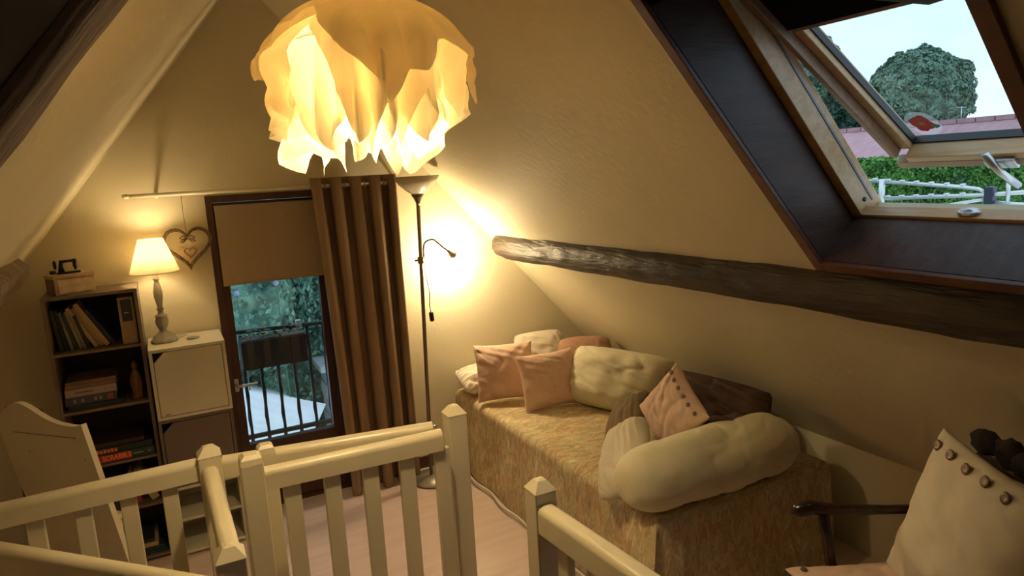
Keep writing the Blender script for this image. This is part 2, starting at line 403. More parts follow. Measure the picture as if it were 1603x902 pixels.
tube('lever', [(.264, D - .002, .712), (.264, D - .04, .712), (.275, D - .045, .712), (.365, D - .045, .715)], [.007, .007, .008, .006], M_steel, h)
# roller blind hung on the leaf
b = thing('roller_blind', (.518, D - .012, 1.655), 'plain taupe roller blind half lowered over the glazed door', 'blind')
tube('roller', [(.262, D - .006, 1.642), (.776, D - .006, 1.642)], .0085, M_blind, b)
v, f = bx((.262, D - .0165, 1.247), (.776, D - .0145, 1.645)); obj('fabric', v, f, M_blind, b)
box('bottom_bar', (.262, D - .019, 1.240), (.776, D - .012, 1.252), M_blind, b, bev=.001)

# ============================================================ CURTAIN + ROD
r = thing('curtain_rod', (.575, 3.70, 1.716), 'long slim cream curtain rod above the door', 'curtain rod')
tube('rod', [(-.10, 3.70, 1.722), (1.255, 3.70, 1.714)], .010, M_rod, r)
for x in (-.116, 1.272):
    lathe('finial', [(0, -.012), (.012, -.010), (.016, 0), (.012, .010), (0, .012)], (x, 3.70, 1.722 if x < 0 else 1.714), M_rod, r, 12)
for x in (.012, 1.215):
    tube('bracket', [(x, 3.70, 1.716), (x, 3.74, 1.72), (x, D - .002, 1.73)], [.012, .007, .009], M_rod, r)
cu = thing('curtain', (.96, 3.70, 1.74), 'floor-length taupe eyelet curtain gathered in deep folds right of the door', 'curtain')
nu, nv = 161, 46
vs, fs = [], []
for j in range(nv):
    t = j / (nv - 1); z = 1.760 - t * 1.757
    for i in range(nu):
        s = i / (nu - 1)
        x0 = .735 + s * .435; x1 = .795 + s * .385
        x = x0 + (x1 - x0) * t ** .8
        ph = 2 * PI * (s * 4.15 + .62)
        amp = .046 + .006 * math.sin(9 * s + 2 * t) + .004 * t
        y = 3.70 + amp * math.sin(ph) + .006 * t * math.sin(17 * s + 3 * t)
        x += -.0125 * math.sin(2 * ph) + .012 * t * math.sin(11 * s + 1) * math.sin(2 * t + 1)
        y = min(y, D - .022)
        vs.append((x, y, z))
for j in range(nv - 1):
    for i in range(nu - 1):
        a = j * nu + i; fs.append((a, a + 1, a + nu + 1, a + nu))
c = obj('fabric', vs, fs, M_curtain, cu, True)
md = c.modifiers.new('t', 'SOLIDIFY'); md.thickness = .002
for k in range(8):
    s = (k * .5 + .25 - .62 + .5) / 4.15
    if 0 < s < 1:
        x = .735 + s * .435
        tor = []
        for q in range(21):
            a = 2 * PI * q / 20; tor.append((x + .001, 3.70 + .016 * math.cos(a), 1.716 + .016 * math.sin(a)))
        tube('eyelet', tor, .003, M_silver, cu, 6)

# ============================================================ BEAMS
def beam(name, sec, y0, y1, fn, m, label, shift=None, n=60, seed=0, amp=.012, endtaper=.0, parent=None):
    vs, fs = [], []; k = len(sec); pts = []
    # subdivide section
    S2 = []
    for i in range(k):
        a = sec[i]; b_ = sec[(i + 1) % k]
        for q in range(4): S2.append((a[0] + (b_[0] - a[0]) * q / 4, a[1] + (b_[1] - a[1]) * q / 4))
    k = len(S2); ca = sum(p[0] for p in S2) / k; co_ = sum(p[1] for p in S2) / k
    for j in range(n + 1):
        y = y0 + (y1 - y0) * j / n; sh = shift(y) if shift else 0
        e = 1
        if endtaper and y > y1 - endtaper: e = 1 - .35 * ((y - (y1 - endtaper)) / endtaper) ** 1.5
        for (a, o) in S2:
            q = Vector((a * 9 + seed, y * 3.5, o * 9)); d1 = noise.noise(q); d2 = noise.noise(q * 3.1)
            aa = ca + (a - ca) * e; oo = o * e if o < 0 else o
            w = 1 if o < -.001 else .5
            p = fn(aa + sh + amp * w * (d1 + .4 * d2), y, oo + (amp * (d2 * .6) if o < -.001 else 0)); vs.append(p)
    for j in range(n):
        for i in range(k):
            a = j * k + i; b_ = j * k + (i + 1) % k; fs.append((a, b_, b_ + k, a + k))
    fs.append(tuple(range(k))); fs.append(tuple(n * k + i for i in range(k - 1, -1, -1)))
    o = obj(name, vs, fs, m, parent, True)
    bm = bmesh.new(); bm.from_mesh(o.data); bmesh.ops.recalc_face_normals(bm, faces=bm.faces); bm.to_mesh(o.data); bm.free()
    try: o.data.shade_smooth()
    except Exception: pass
    o['kind'] = 'structure'; o['label'] = label
    return o
def shR(y): return max(0, (y - 1.4)) * .02
bsec = [(.553, .01), (.560, -.035), (.595, -.072), (.632, -.082), (.70, -.055), (.735, -.02), (.75, .01)]
beam('trim_1', bsec, -.6, 3.73, RS, M_oldbeam, 'long dark rough-hewn purlin running along the right slope under the skylight', shift=shR, n=120, endtaper=.05)
# left purlin stub
lsec = [(1.46, .01), (1.465, -.05), (1.50, -.065), (1.60, -.065), (1.64, -.045), (1.645, .01)]
beam('trim_2', lsec, -.6, 3.40, LS, M_rafter, 'short visible end of brown purlin on the left slope above the bookcase', n=70, seed=5, endtaper=.05)
# left rafter (runs down the slope) with dark boarding nearer the camera
def fnRaf(a, y, o): # section coords (a=Y pos, o=off) swept along slope (y=al)
    return LS(y, a, o)
rsec = [(.845, .01), (.850, -.09), (.86, -.10), (1.0, -.10), (1.012, -.09), (1.02, .01)]
beam('trim_3', rsec, -.10, 2.6, fnRaf, M_rafter, 'worn brown rafter crossing the upper left corner', n=80, seed=9, amp=.007)
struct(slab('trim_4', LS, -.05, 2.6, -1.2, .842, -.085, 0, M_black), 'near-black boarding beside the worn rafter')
# collar beam near the camera
def fnCol(a, y, o): return Vector((y, a, o))
csec = [(.60, 2.00), (.61, 1.990), (.75, 1.980), (.76, 1.99), (.76, 2.14), (.60, 2.14)]
beam('trim_5', csec, lx(2.02) + .02, rx(2.02) - .0, fnCol, M_oldbeam, 'dark rough collar beam crossing in front of the skylight top', n=60, seed=3, amp=.008)

# ============================================================ SKYLIGHT
sk = thing('window_1', RS(.05, 1.035, .1), None, None); struct(sk, 'open pine roof window deep in a dark stained reveal')
OY0, OY1, OA1 = .705, 1.365, .505
slab('reveal_lining', RS, -.42, OA1 + .02, OY1, OY1 + .018, 0, .17, M_stain, sk)
slab('reveal_lining', RS, -.42, OA1 + .02, OY0 - .018, OY0, 0, .17, M_stain, sk)
slab('reveal_lining', RS, OA1, OA1 + .018, OY0, OY1, 0, .17, M_stain, sk)
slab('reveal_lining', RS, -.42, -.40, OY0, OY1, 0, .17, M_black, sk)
w = .035
slab('architrave', RS, -.47, OA1 + w, OY1 + .001, OY1 + w, -.014, 0, M_trim, sk, .002)
slab('architrave', RS, -.47, OA1 + w, OY0 - w, OY0 - .001, -.014, 0, M_trim, sk, .002)
slab('architrave', RS, OA1 + .001, OA1 + w, OY0, OY1, -.014, 0, M_trim, sk, .002)
# fixed pine frame
FA0, FA1 = -.30, .515
fo0, fo1 = .172, .262
slab('frame_jamb', RS, -.42, FA1 + .02, OY1 - .030, OY1 + .018, fo0, fo1, M_pine, sk, .002)
slab('frame_jamb', RS, -.42, FA1 + .02, OY0 - .018, OY0 + .030, fo0, fo1, M_pine, sk, .002)
slab('weather_strip', RS, -.28, FA1 - .02, OY1 - .0325, OY1 - .0305, .232, .238, M_strip, sk)
slab('frame_sill', RS, FA1 - .020, FA1 + .02, OY0 + .03, OY1 - .03, fo0, fo0 + .036, M_pine, sk, .002)
slab('frame_sill', RS, FA1 + .024, FA1 + .05, OY0 + .03, OY1 - .03, fo0 - .01, fo1, M_pine, sk, .002)
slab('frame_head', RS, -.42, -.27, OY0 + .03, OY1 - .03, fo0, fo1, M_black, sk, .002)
lathe('screw_plug', [(.0, 0), (.006, 0), (.007, .002), (.0, .003)], None, M_navy, sk, 12, T=frame_T((RS(.47, OY1 - .0305, .21)), RD, RN, (0, -1, 0)))
# sash, hinged at the top, opened outwards
ha, ho = -.245, .195
sd = RD * math.cos(math.radians(13.3)) + RN * math.sin(math.radians(13.3)); sn = RN * math.cos(math.radians(13.3)) - RD * math.sin(math.radians(13.3))
SO = RS(ha, 0, ho)
def SS(u, Y, w_=0): q = SO + sd * u + sn * w_; q.y = Y; return q
sY0, sY1 = .712, 1.325
sash = slab('sash', SS, .745, .775, sY0, sY1, 0, .03, M_pine2, sk, .002)
slab('bottom_rail', SS, .72, .7445, sY0 + .04, sY1 - .04, .0, .062, M_pine, sash, .002)
slab('bottom_rail', SS, .745, .765, sY0 + .04, sY1 - .04, .031, .075, M_pine2, sash, .002)
slab('stile', SS, .0, .72, sY1 - .018, sY1, 0, .07, M_pine2, sash, .002)
slab('stile', SS, .17, .72, sY1 - .046, sY1 - .018, .03, .075, M_pine, sash, .002)
slab('stile', SS, .0, .72, sY0, sY0 + .046, 0, .07, M_pine2, sash, .002)
slab('top_rail', SS, .155, .175, sY0 + .046, sY1 - .046, .03, .07, M_pine2, sash, .002)
slab('ventilation_flap', SS, .0, .154, sY0 + .046, sY1 - .019, .02, .07, M_black, sash, .002)
slab('gasket', SS, .175, .72, sY1 - .051, sY1 - .046, .048, .066, M_dkplastic, sash)
slab('gasket', SS, .715, .72, sY0 + .046, sY1 - .051, .048, .066, M_dkplastic, sash)
slab('pane', SS, .165, .725, sY0 + .04, sY1 - .04, .063, .067, M_glass, sash)
slab('metal_cladding', SS, .735, .79, sY0 - .01, sY1 + .01, .078, .085, M_dkplastic, sash)
# latch bar of the window and its keeper on the sill
lt = slab('latch', SS, .735, .77, 1.00, 1.075, -.012, -.001, M_steel, sash, .002)
tube('latch_lever', [SS(.70, 1.055, -.012), SS(.76, 1.035, -.03), SS(.83, 1.02, -.028)], [.011, .010, .010], M_steel, lt, 6)
kp = lathe('keeper', [(.0, 0), (.024, 0), (.026, .004), (.018, .008), (.0, .006)], None, M_steel, sk, 20, T=frame_T(RS(FA1 - .0212, 1.04, .190), (0, 1, 0), RN, -RD) @ Matrix.Diagonal((1.1, .6, 1, 1)))
# poppy sticker on the pane
stk = thing('poppy_sticker', SS(.665, 1.255, .0575), 'red poppy sticker on the open skylight pane', 'sticker')
def disc(name, u, Y, ru, ry, off, m, lob=0, ph=0):
    n = 40; vs = [SS(u, Y, off)]
    for k in range(n):
        a = 2 * PI * k / n; q = 1 + lob * math.cos(4 * a + ph) + lob * .4 * math.sin(9 * a)
        vs.append(SS(u + ru * q * math.sin(a), Y + ry * q * math.cos(a), off))
    return obj(name, vs, [(0, 1 + k, 1 + (k + 1) % n) for k in range(n)], m, stk)
SU, SYY = .642, 1.215
disc('film', SU, SYY, .056, .046, .0574, M_film)
disc('petals', SU - .002, SYY + .002, .036, .030, .0570, M_poppy, .10, 1.6)
disc('flower_centre', SU - .002, SYY + .002, .007, .008, .0566, M_pcentre, .1)
disc('leaf', SU + .014, SYY - .028, .009, .012, .0568, M_pgreen, .1)

# ============================================================ PENDANT LAMP
PC = Vector((.530, 1.80, 0))
pl = thing('pendant_lamp', (PC.x, PC.y, 2.20), 'large crumpled white cloth pendant lamp glowing above the stairs', 'pendant lamp')
cdir = math.atan2(-PC.y, -PC.x)      # azimuth towards the room corner we look from
def interp(tab, x):
    for (a, va), (b_, vb) in zip(tab, tab[1:]):
        if a <= x <= b_:
            t = (x - a) / (b_ - a); return va + (vb - va) * t
    return tab[-1][1]
Zp_ = lambda px: 2.05 - (px - 100) * .00182
outer = [(-180, 120), (-150, 135), (-120, 112), (-95, 128), (-80, 118), (-66, 66), (-50, 64), (-36, 48), (-26, 72), (-14, 104), (-4, 128), (4, 150), (10, 174), (15, 158), (19, 136), (26, 140), (33, 118), (38, 96), (46, 100), (58, 108), (70, 112), (80, 100), (92, 145), (99, 168), (108, 130), (130, 115), (150, 140), (165, 110), (180, 120)]
R0 = .278
def cloth_layer(name, tab, Rr, ztop, domeh, m, nfold, famp, seed, nth=260, ns=34, inner=False, hemjit=0, flare=0):
    vs, fs = [], []
    for i in range(nth):
        ph = -180 + 360 * i / nth; az = cdir + math.radians(ph)
        zh = Zp_(interp(tab, ph)) + hemjit * noise.noise(Vector((ph * .12, seed, 0)))
        zr = ztop - domeh
        # total path: dome arc then drop
        if zh >= zr:   # stops on the dome
            f_end = max(0.0, 1 - (zh - zr) / domeh) ** (1 / 2.1); drop = 0
        else: f_end = 1; drop = zr - zh
        for j in range(ns):
            s = j / (ns - 1)
            arc = 1.2 * Rr * f_end; tot = arc + drop; dd = s * tot
            if dd <= arc or drop == 0:
                q = min(1, dd / (1.2 * Rr)) if drop == 0 else dd / arc
                q = min(q, f_end) if drop == 0 else q
                if drop == 0: q = s * f_end
                rr = Rr * q; z = zr + domeh * (1 - q ** 2.1); w = q ** 2
            else:
                dz = dd - arc; z = zr - dz; rr = Rr + flare * dz; w = 1
            fold = (1 - 2 * abs(math.sin(math.radians(ph) * nfold / 2 + seed + 6 * hz(ph, seed)))) * .8 + .7 * noise.noise(Vector((math.cos(math.radians(ph)) * nfold * .55, math.sin(math.radians(ph)) * nfold * .55, seed + z * 2)))
            hang = max(0, zr - z)
            rr += famp * w * fold * (.35 + hang * 6)
            rr += .050 * w * (abs(noise.noise(Vector((math.cos(math.radians(ph)) * 3, math.sin(math.radians(ph)) * 3, z * 9 + seed)))) - .15)
            z += .006 * noise.noise(Vector((ph * .06, rr * 12, seed + 3)))
            tw = .10 * hang * noise.noise(Vector((ph * .03, seed, 2))) * 3
            vs.append(Vector((PC.x + rr * math.cos(az + tw), PC.y + rr * math.sin(az + tw), z)))
    for i in range(nth):
        for j in range(ns - 1):
            a = i * ns + j; b_ = ((i + 1) % nth) * ns + j; fs.append((a, b_, b_ + 1, a + 1))
    return obj(name, vs, fs, m, pl, True)
def hz(ph, seed): return .12 * noise.noise(Vector((math.cos(math.radians(ph)) * 2, math.sin(math.radians(ph)) * 2, seed)))
def rag(lo, hi, n, seed, extra=()):
    rnd = random.Random(seed); t = []; k = -180; st_ = 360 / n; i = 0
    while i <= n:
        t.append((-180 + st_ * i, (hi if i % 2 else lo) + rnd.uniform(-18, 14))); i += 1
    t[-1] = (180, t[0][1]); return t
cloth_layer('outer_cloth', outer, R0, 2.212, .160, M_cloth, 9, .026, 1.3, hemjit=.01)
mid = [(-180, 190), (-165, 215), (-150, 180), (-135, 212), (-120, 185), (-105, 214), (-92, 186), (-84, 210), (-76, 192), (-68, 205), (-61, 196), (-54, 150), (-46, 96), (-38, 70), (-30, 92), (-22, 120), (-15, 170), (-9, 232), (-3, 236), (3, 200), (8, 176), (14, 206), (19, 238), (24, 225), (30, 160), (36, 192), (42, 226), (48, 205), (54, 136), (60, 172), (66, 200), (72, 150), (79, 160), (86, 196), (92, 176), (105, 212), (120, 180), (135, 210), (150, 176), (165, 214), (180, 190)]
cloth_layer('middle_cloth', mid, .246, 2.18, .13, M_cloth2, 13, .040, 2.1, hemjit=.012, flare=-.16)
third = [(q, 236 - 46 * abs(math.sin(math.radians(q) * 9 + 1)) - (26 if abs(q) > 45 else 0)) for q in range(-180, 181, 4)]; third[-1] = (180, third[0][1])
cloth_layer('gathered_cloth', third, .215, 2.165, .12, M_cloth2, 17, .030, 7.7, hemjit=.02, flare=-.10)
cloth_layer('inner_cloth', rag(190, 256, 22, 9), .185, 2.165, .10, M_cloth2, 10, .034, 5.1, hemjit=.03, flare=-.05)
tor = [(PC.x + .18 * math.cos(a), PC.y + .18 * math.sin(a), 2.085) for a in [2 * PI * k / 40 for k in range(41)]]
tube('wire_ring', tor, .003, M_steel, pl, 6)
tube('cable', [(PC.x, PC.y, 2.10), (PC.x, PC.y, AZ - .03 - .02)], .004, M_rod, pl, 8)
tube('lamp_holder', [(PC.x, PC.y, 2.08), (PC.x, PC.y, 2.14)], .02, M_rod, pl, 14)
mbulb = mat('lit_bulb', (1, .9, .7), .4, emit=(1, .78, .42), estr=30)
lathe('bulb', [(0, -.065), (.018, -.058), (.028, -.038), (.028, -.025), (.016, -.003), (.013, .01)], (PC.x, PC.y, 2.07), mbulb, pl, 16)
lamp('pendant_light', 'POINT', (PC.x, PC.y, 2.005), 34, WARM, .035, pl)

# ============================================================ FLOOR LAMP
FL = Vector((1.245, 3.60, 0))
fl = thing('floor_lamp', FL, 'tall uplighter floor lamp with flexible reading arm right of the curtain', 'floor lamp')
lathe('base', [(0, .002), (.115, .002), (.125, .010), (.120, .022), (.05, .034), (.018, .040), (0, .040)], FL, M_silver, fl, 32)
T0 = Vector((1.228, 3.60, .035)); T1 = Vector((1.272, 3.60, 1.60))
pt = lambda z: T0 + (T1 - T0) * ((z - .035) / 1.565)
tube('pole', [pt(.035), pt(.55), pt(1.1), pt(1.6)], .011, M_pole, fl, 12)
lathe('bowl_holder', [(.011, 1.585), (.013, 1.60), (.024, 1.625), (.036, 1.642), (0, 1.642)], (1.272, 3.60, 0), M_pole, fl, 24)
lathe('bowl', [(.030, 1.643), (.062, 1.665), (.10, 1.70), (.126, 1.742), (.123, 1.742), (.097, 1.704), (.060, 1.670), (.028, 1.648)], (1.272, 3.60, 0), M_bowl, fl, 36, cap=False)
lathe('clamp', [(.012, -.02), (.018, -.018), (.018, .018), (.012, .02)], pt(1.285), M_pole, fl, 14)
tube('clamp_screw', [pt(1.285), pt(1.285) + Vector((-.035, 0, 0))], .006, M_pole, fl, 8)
arm = [pt(1.285) + Vector((.018, 0, 0)), pt(1.285) + Vector((.020, 0, .06))]
for k in range(9):
    a = PI - k / 8 * PI * .62; arm.append(Vector((1.332 + .046 * math.cos(a), 3.60, 1.358 + .034 * math.sin(a))))
arm += [Vector((1.395, 3.60, 1.345)), Vector((1.428, 3.60, 1.318))]
tube('reading_arm', arm, .0055, M_pole, fl, 8)
hd = Vector((1.428, 3.60, 1.318)); hv = Vector((.72, .35, -.60)).normalized()
rdh = lathe('reading_head', [(0, 0), (.008, .0), (.011, .012), (.018, .03), (.021, .05), (.016, .05), (.013, .03), (.0, .02)], None, M_silver, fl, 20, T=frame_T(hd, hv.orthogonal(), hv.cross(hv.orthogonal()), hv))
lathe('reading_bulb', [(0, .028), (.010, .030), (.012, .043), (0, .050)], None, mbulb, rdh, 14, T=frame_T(hd, hv.orthogonal(), hv.cross(hv.orthogonal()), hv))
lamp('reading_light', 'POINT', (1.484, 3.655, 1.262), 17, (1, .78, .44), .02, fl)
cord = [pt(1.27) + Vector((.018, 0, 0)), (1.285, 3.598, 1.20), (1.298, 3.595, 1.10), (1.292, 3.595, 1.03), (1.296, 3.595, .985)]
tube('cord', cord, .0025, M_pole, fl, 6)
tube('switch', [(1.296, 3.594, .990), (1.297, 3.594, .985), (1.300, 3.594, .94), (1.300, 3.594, .935)], [.008, .013, .013, .008], M_dkplastic, fl, 10)

# ============================================================ TABLE LAMP
TLc = Vector((-.038, 3.655, 1.0275))
tl = thing('table_lamp', TLc, 'turned grey wooden table lamp with lit cream shade on the white cube', 'table lamp')
prof = [(0, 0), (.058, 0), (.060, .006), (.056, .014), (.050, .018), (.048, .026), (.030, .040), (.018, .048), (.016, .058), (.020, .066), (.028, .085), (.029, .105), (.024, .118), (.028, .122), (.027, .128), (.014, .135), (.012, .150), (.017, .158), (.012, .166), (.013, .180), (.019, .215), (.020, .24), (.014, .275), (.009, .292), (.014, .300), (.014, .306), (.008, .312), (.008, .335), (0, .335)]
lathe('base', [(r_ * 1.0, z_) for r_, z_ in prof], TLc, M_lampwood, tl, 32)
lathe('shade', [(.108, .335), (.054, .492), (.0525, .492), (.1065, .335)], TLc, M_shade, tl, 48, cap=False)
tube('shade_rim', [TLc + Vector((.108 * math.cos(a), .108 * math.sin(a), .336)) for a in [2 * PI * k / 48 for k in range(49)]], .0022, M_shade, tl, 6)
tube('shade_support', [TLc + Vector((-.053, 0, .486)), TLc + Vector((0, 0, .478)), TLc + Vector((.053, 0, .486))], .0015, M_steel, tl, 6)
tube('socket', [TLc + Vector((0, 0, .335)), TLc + Vector((0, 0, .372))], .012, M_rod, tl, 12)
lathe('bulb', [(.010, .372), (.018, .385), (.024, .41), (.018, .432), (0, .44)], TLc, mbulb, tl, 16)
lamp('table_light', 'POINT', TLc + Vector((0, 0, .46)), 3.2, WARM, .02, tl)
tube('cord', [TLc + Vector((.056, .02, .006)), TLc + Vector((.085, .05, .003)), TLc + Vector((.10, .09, .003)), TLc + Vector((.05, .13, .003))], .0025, M_rod, tl, 6)

# ============================================================ HEART WREATH
hw = thing('heart_wreath', (.122, 3.77, 1.45), 'twisted twig heart wreath with small wooden heart inside, hung from the rod', 'wreath')
def heart(t, s=1):
    return (16 * math.sin(t) ** 3 / 16 * s, (13 * math.cos(t) - 5 * math.cos(2 * t) - 2 * math.cos(3 * t) - math.cos(4 * t)) / 16 * s)
HC = Vector((.122, 3.765, 1.455))
for st_ in range(4):
    pts = []
    for k in range(97):
        t = 2 * PI * k / 96; x, z = heart(t, .104); z = (z + .012) * 1.02
        a = t * 9 + st_ * PI / 2; rr = .0055
        nx, nz_ = x, z; ln = math.hypot(nx, nz_) + 1e-6
        pts.append(HC + Vector((x + rr * math.cos(a) * nx / ln, rr * math.sin(a), z + rr * math.cos(a) * nz_ / ln)))
    tube('twig', pts, .0042, M_wicker, hw, 6)
for sx_ in (-1, 1):
    for q in range(2):
        tube('ribbon_loop', [HC + Vector((0, -.012, .052 - q * .004)), HC + Vector((sx_ * .018, -.020, .060 - q * .014)), HC + Vector((sx_ * .034, -.018, .050 - q * .018)), HC + Vector((sx_ * .020, -.013, .040 - q * .012)), HC + Vector((0, -.012, .050))], .0035, M_wicker, hw, 6)
ring = []
for s_, off, th_, m_ in ((.046, 0, .006, M_heart),):
    n = 48; vs = []
    for yy in (-.006, .002):
        for k in range(n):
            x, z = heart(2 * PI * k / n, s_); vs.append(HC + Vector((x - .002, yy, z * 1.05 - .028)))
    fs = [tuple(range(n)), tuple(range(2 * n - 1, n - 1, -1))] + [(k, (k + 1) % n, (k + 1) % n + n, k + n) for k in range(n)]
    wh = obj('wooden_heart', vs, fs, m_, hw)
tube('inner_heart', [HC + Vector((heart(2 * PI * k / 48, .026)[0] + .006, -.009, heart(2 * PI * k / 48, .026)[1] - .022)) for k in range(49)], .0025, M_wicker, wh, 6)
tube('string', [HC + Vector((0, -.01, .06)), HC + Vector((-.004, -.03, .16)), Vector((.118, 3.705, 1.712))], .0015, M_wicker, hw, 6)
tube('thread', [HC + Vector((0, -.01, .05)), HC + Vector((0, -.006, .012))], .001, M_rod, hw, 5)

# ============================================================ CUBES
def cube_unit(name, x0, x1, y0, y1, z0, z1, m, label, door=True, mi=None):
    t = thing(name, ((x0 + x1) / 2, (y0 + y1) / 2, z0), label, 'cabinet')
    w = .014
    v, f = join([bx((x0, y0, z0), (x0 + w, y1, z1)), bx((x1 - w, y0, z0), (x1, y1, z1)), bx((x0 + w, y0, z0), (x1 - w, y1, z0 + w)), bx((x0 + w, y0, z1 - w), (x1 - w, y1, z1)), bx((x0 + w, y1 - .006, z0 + w), (x1 - w, y1, z1 - w))])
    obj('body', v, f, m, t)
    if door:
        c_ = .045; a0, a1, b0, b1 = x0 + w + .003, x1 - w - .003, z0 + w + .003, z1 - w - .003
        prism('door', [(a0, b0), (a1, b0), (a1, b1), (a0 + c_, b1), (a0, b1 - c_)], y0 + .001, y0 + .014, m, t)
    return t
CX0, CX1, CY = -.110, .214, 3.480
wc = cube_unit('storage_cube', CX0, CX1, CY, 3.785, .690, 1.026, M_whitec, 'white storage cube with closed door under the table lamp')
box('maker_plate', (CX0 + .035, CY - .001, .712), (CX0 + .055, CY + .002, .716), M_taupe, wc, bev=.0004)
cube_unit('storage_cube', CX0 - .002, CX1 - .002, CY + .002, 3.785, .352, .688, M_brownc, 'brown storage cube with clipped door corner below the white one')
oc = cube_unit('open_shelf_cube', CX0 - .004, CX1 - .004, CY + .004, 3.785, .012, .350, M_whitec, 'open cream shelf cube standing on the floor beside the door', door=False)
v, f = bx((CX0 + .011, CY + .01, .175), (CX1 - .019, 3.778, .189)); obj('shelf', v, f, M_whitec, oc)
v, f = bx((CX0 - .004, CY + .02, 0), (CX1 - .004, 3.785, .0115)); obj('plinth', v, f, M_whitec, oc)
lathe('dish', [(0, 0), (.022, 0), (.030, .004), (.028, .006), (.018, .003), (0, .003)], (.085, 3.63, 1.0265), M_lampwood, None, 24)['label'] = 'small shallow grey dish on the white cube beside the lamp'
o = bpy.data.objects['dish']; o['category'] = 'dish'
tube_d = None

# ============================================================ BOOKCASE
BX0, BX1, BY0, BY1, BZ = -.487, -.120, 3.525, 3.78, 1.312
bc = thing('bookcase', ((BX0 + BX1) / 2, (BY0 + BY1) / 2, 0), 'narrow taupe bookcase with dark inside against the gable wall', 'bookcase')
w = .015
for x0 in (BX0, BX1 - w): box('side_panel', (x0, BY0, 0), (x0 + w, BY1, BZ - w), M_taupe, bc, bev=.001)
box('top', (BX0 - .001, BY0 - .001, BZ - w), (BX1 + .001, BY1, BZ), M_taupe, bc, bev=.001)
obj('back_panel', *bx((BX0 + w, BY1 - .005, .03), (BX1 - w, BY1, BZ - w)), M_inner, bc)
SH = [.028, .288, .524, .790, 1.058]
for z in SH: box('shelf', (BX0 + w, BY0 + .002, z - .012), (BX1 - w, BY1 - .006, z), M_taupe, bc, bev=.001)
ix0, ix1 = BX0 + w, BX1 - w
bkc = {}
def bmat(c):
    k = tuple(c)
    if k not in bkc: bkc[k] = mat('book_cover_%d' % len(bkc), c, .5)
    return bkc[k]
M_pages = mat('book_pages', (.55, .48, .36), .8)
def book(x, y0, z, th, h, dpt, tilt, color, label, group):
    """upright book: lower left front corner x,y0,z; leans left by tilt (rad)"""
    t = thing('book', (x, y0, z), label, 'book', group); t.rotation_euler = (0, -tilt, 0)
    W_ = wm(t); c = .0022
    def lb(lo, hi): v_, f_ = bx(lo, hi); return [W_ @ q for q in v_], f_
    v_, f_ = join([lb((0, 0, 0), (c, dpt, h)), lb((th - c, 0, 0), (th, dpt, h)), lb((c, 0, 0), (th - c, c, h))])
    obj('cover', v_, f_, bmat(color), t)
    v_, f_ = lb((c, c, .003), (th - c, dpt - .003, h - .003)); obj('pages', v_, f_, M_pages, t)
    return t
G1 = 'books leaning on the top shelf of the bookcase'
z1 = SH[4] + .001
tops = [  # x_bottom, thickness, height, tilt, colour, label
    (-.452, .016, .190, .10, (.020, .045, .035), 'dark green book, leftmost on the top shelf'),
    (-.432, .014, .185, .12, (.02, .02, .03), 'black book second from the left on the top shelf'),
    (-.412, .013, .175, .16, (.25, .25, .24), 'thin grey-white book on the top shelf left of the pale pair'),
    (-.394, .012, .170, .20, (.03, .06, .05), 'dark teal book between thin pale books on the top shelf'),
    (-.378, .013, .178, .22, (.42, .36, .24), 'thin cream book, upright left group on the top shelf'),
    (-.361, .012, .172, .24, (.35, .30, .22), 'thin beige book at the right of the left group on the top shelf'),
    (-.344, .012, .160, .26, (.03, .03, .025), 'black book between the two pale groups on the top shelf'),
    (-.318, .017, .208, .46, (.50, .38, .22), 'tan book leaning, first of the three big tan books on the top shelf'),
    (-.297, .017, .205, .47, (.46, .34, .19), 'tan book leaning, middle of the three big tan books on the top shelf'),
    (-.276, .019, .225, .48, (.52, .39, .22), 'tallest tan book leaning, right of the three big tan books'),
    (-.247, .013, .195, .50, (.05, .06, .09), 'slate blue book leaning against the tallest tan book'),
]
for x, th, h, tt, c, lab in tops:
    book(x, BY0 + .045 + random.Random(x).uniform(0, .02), z1 + .0008 + 0 * th * math.sin(tt), th, h, .15, tt, c, lab, G1)
bf = thing('box_file', (-.175, 3.58, z1), 'upright tan box file with dark label panel at the right of the top shelf', 'box file')
box('body', (-.205, BY0 + .03, z1 + .001), (-.142, BY1 - .03, z1 + .215), bmat((.42, .28, .16)), bf, bev=.001)
box('label_panel', (-.194, BY0 + .028, z1 + .105), (-.152, BY0 + .0305, z1 + .205), bmat((.03, .035, .05)), bf, bev=.0005)
box('label_mark', (-.184, BY0 + .0268, z1 + .142), (-.166, BY0 + .0284, z1 + .146), M_pages, bf, bev=.0003)
# second shelf: stack + figurine
def flat_book(x0, x1, y0, y1, z0, z1_, color, label, group, spine=None):
    t = thing('book', ((x0 + x1) / 2, (y0 + y1) / 2, z0), label, 'book', group); c = .003
    v_, f_ = join([bx((x0, y0, z0), (x1, y1, z0 + c)), bx((x0, y0, z1_ - c), (x1, y1, z1_)), bx((x0, y0, z0 + c), (x1, y0 + c, z1_ - c))])
    obj('cover', v_, f_, bmat(color), t)
    v_, f_ = bx((x0 + .004, y0 + c, z0 + c), (x1 - .004, y1 - .004, z1_ - c)); obj('pages', v_, f_, M_pages, t); return t
G2 = 'books stacked flat on the second shelf'
z2 = SH[3] + .001
flat_book(-.452, -.232, BY0 + .02, BY1 - .03, z2, z2 + .022, (.02, .025, .03), 'near-black book at the bottom of the second shelf stack', G2)
t = flat_book(-.462, -.262, BY0 + .025, BY1 - .03, z2 + .023, z2 + .062, (.06, .07, .08), 'thick slate book with pale marks, second from the bottom of the stack', G2)
for k, xx in enumerate((-.43, -.40, -.35, -.33)): box('spine_mark', (xx, BY0 + .0238, z2 + .035), (xx + .010, BY0 + .0252, z2 + .050), bmat((.25, .28, .30)), t, bev=.0003)
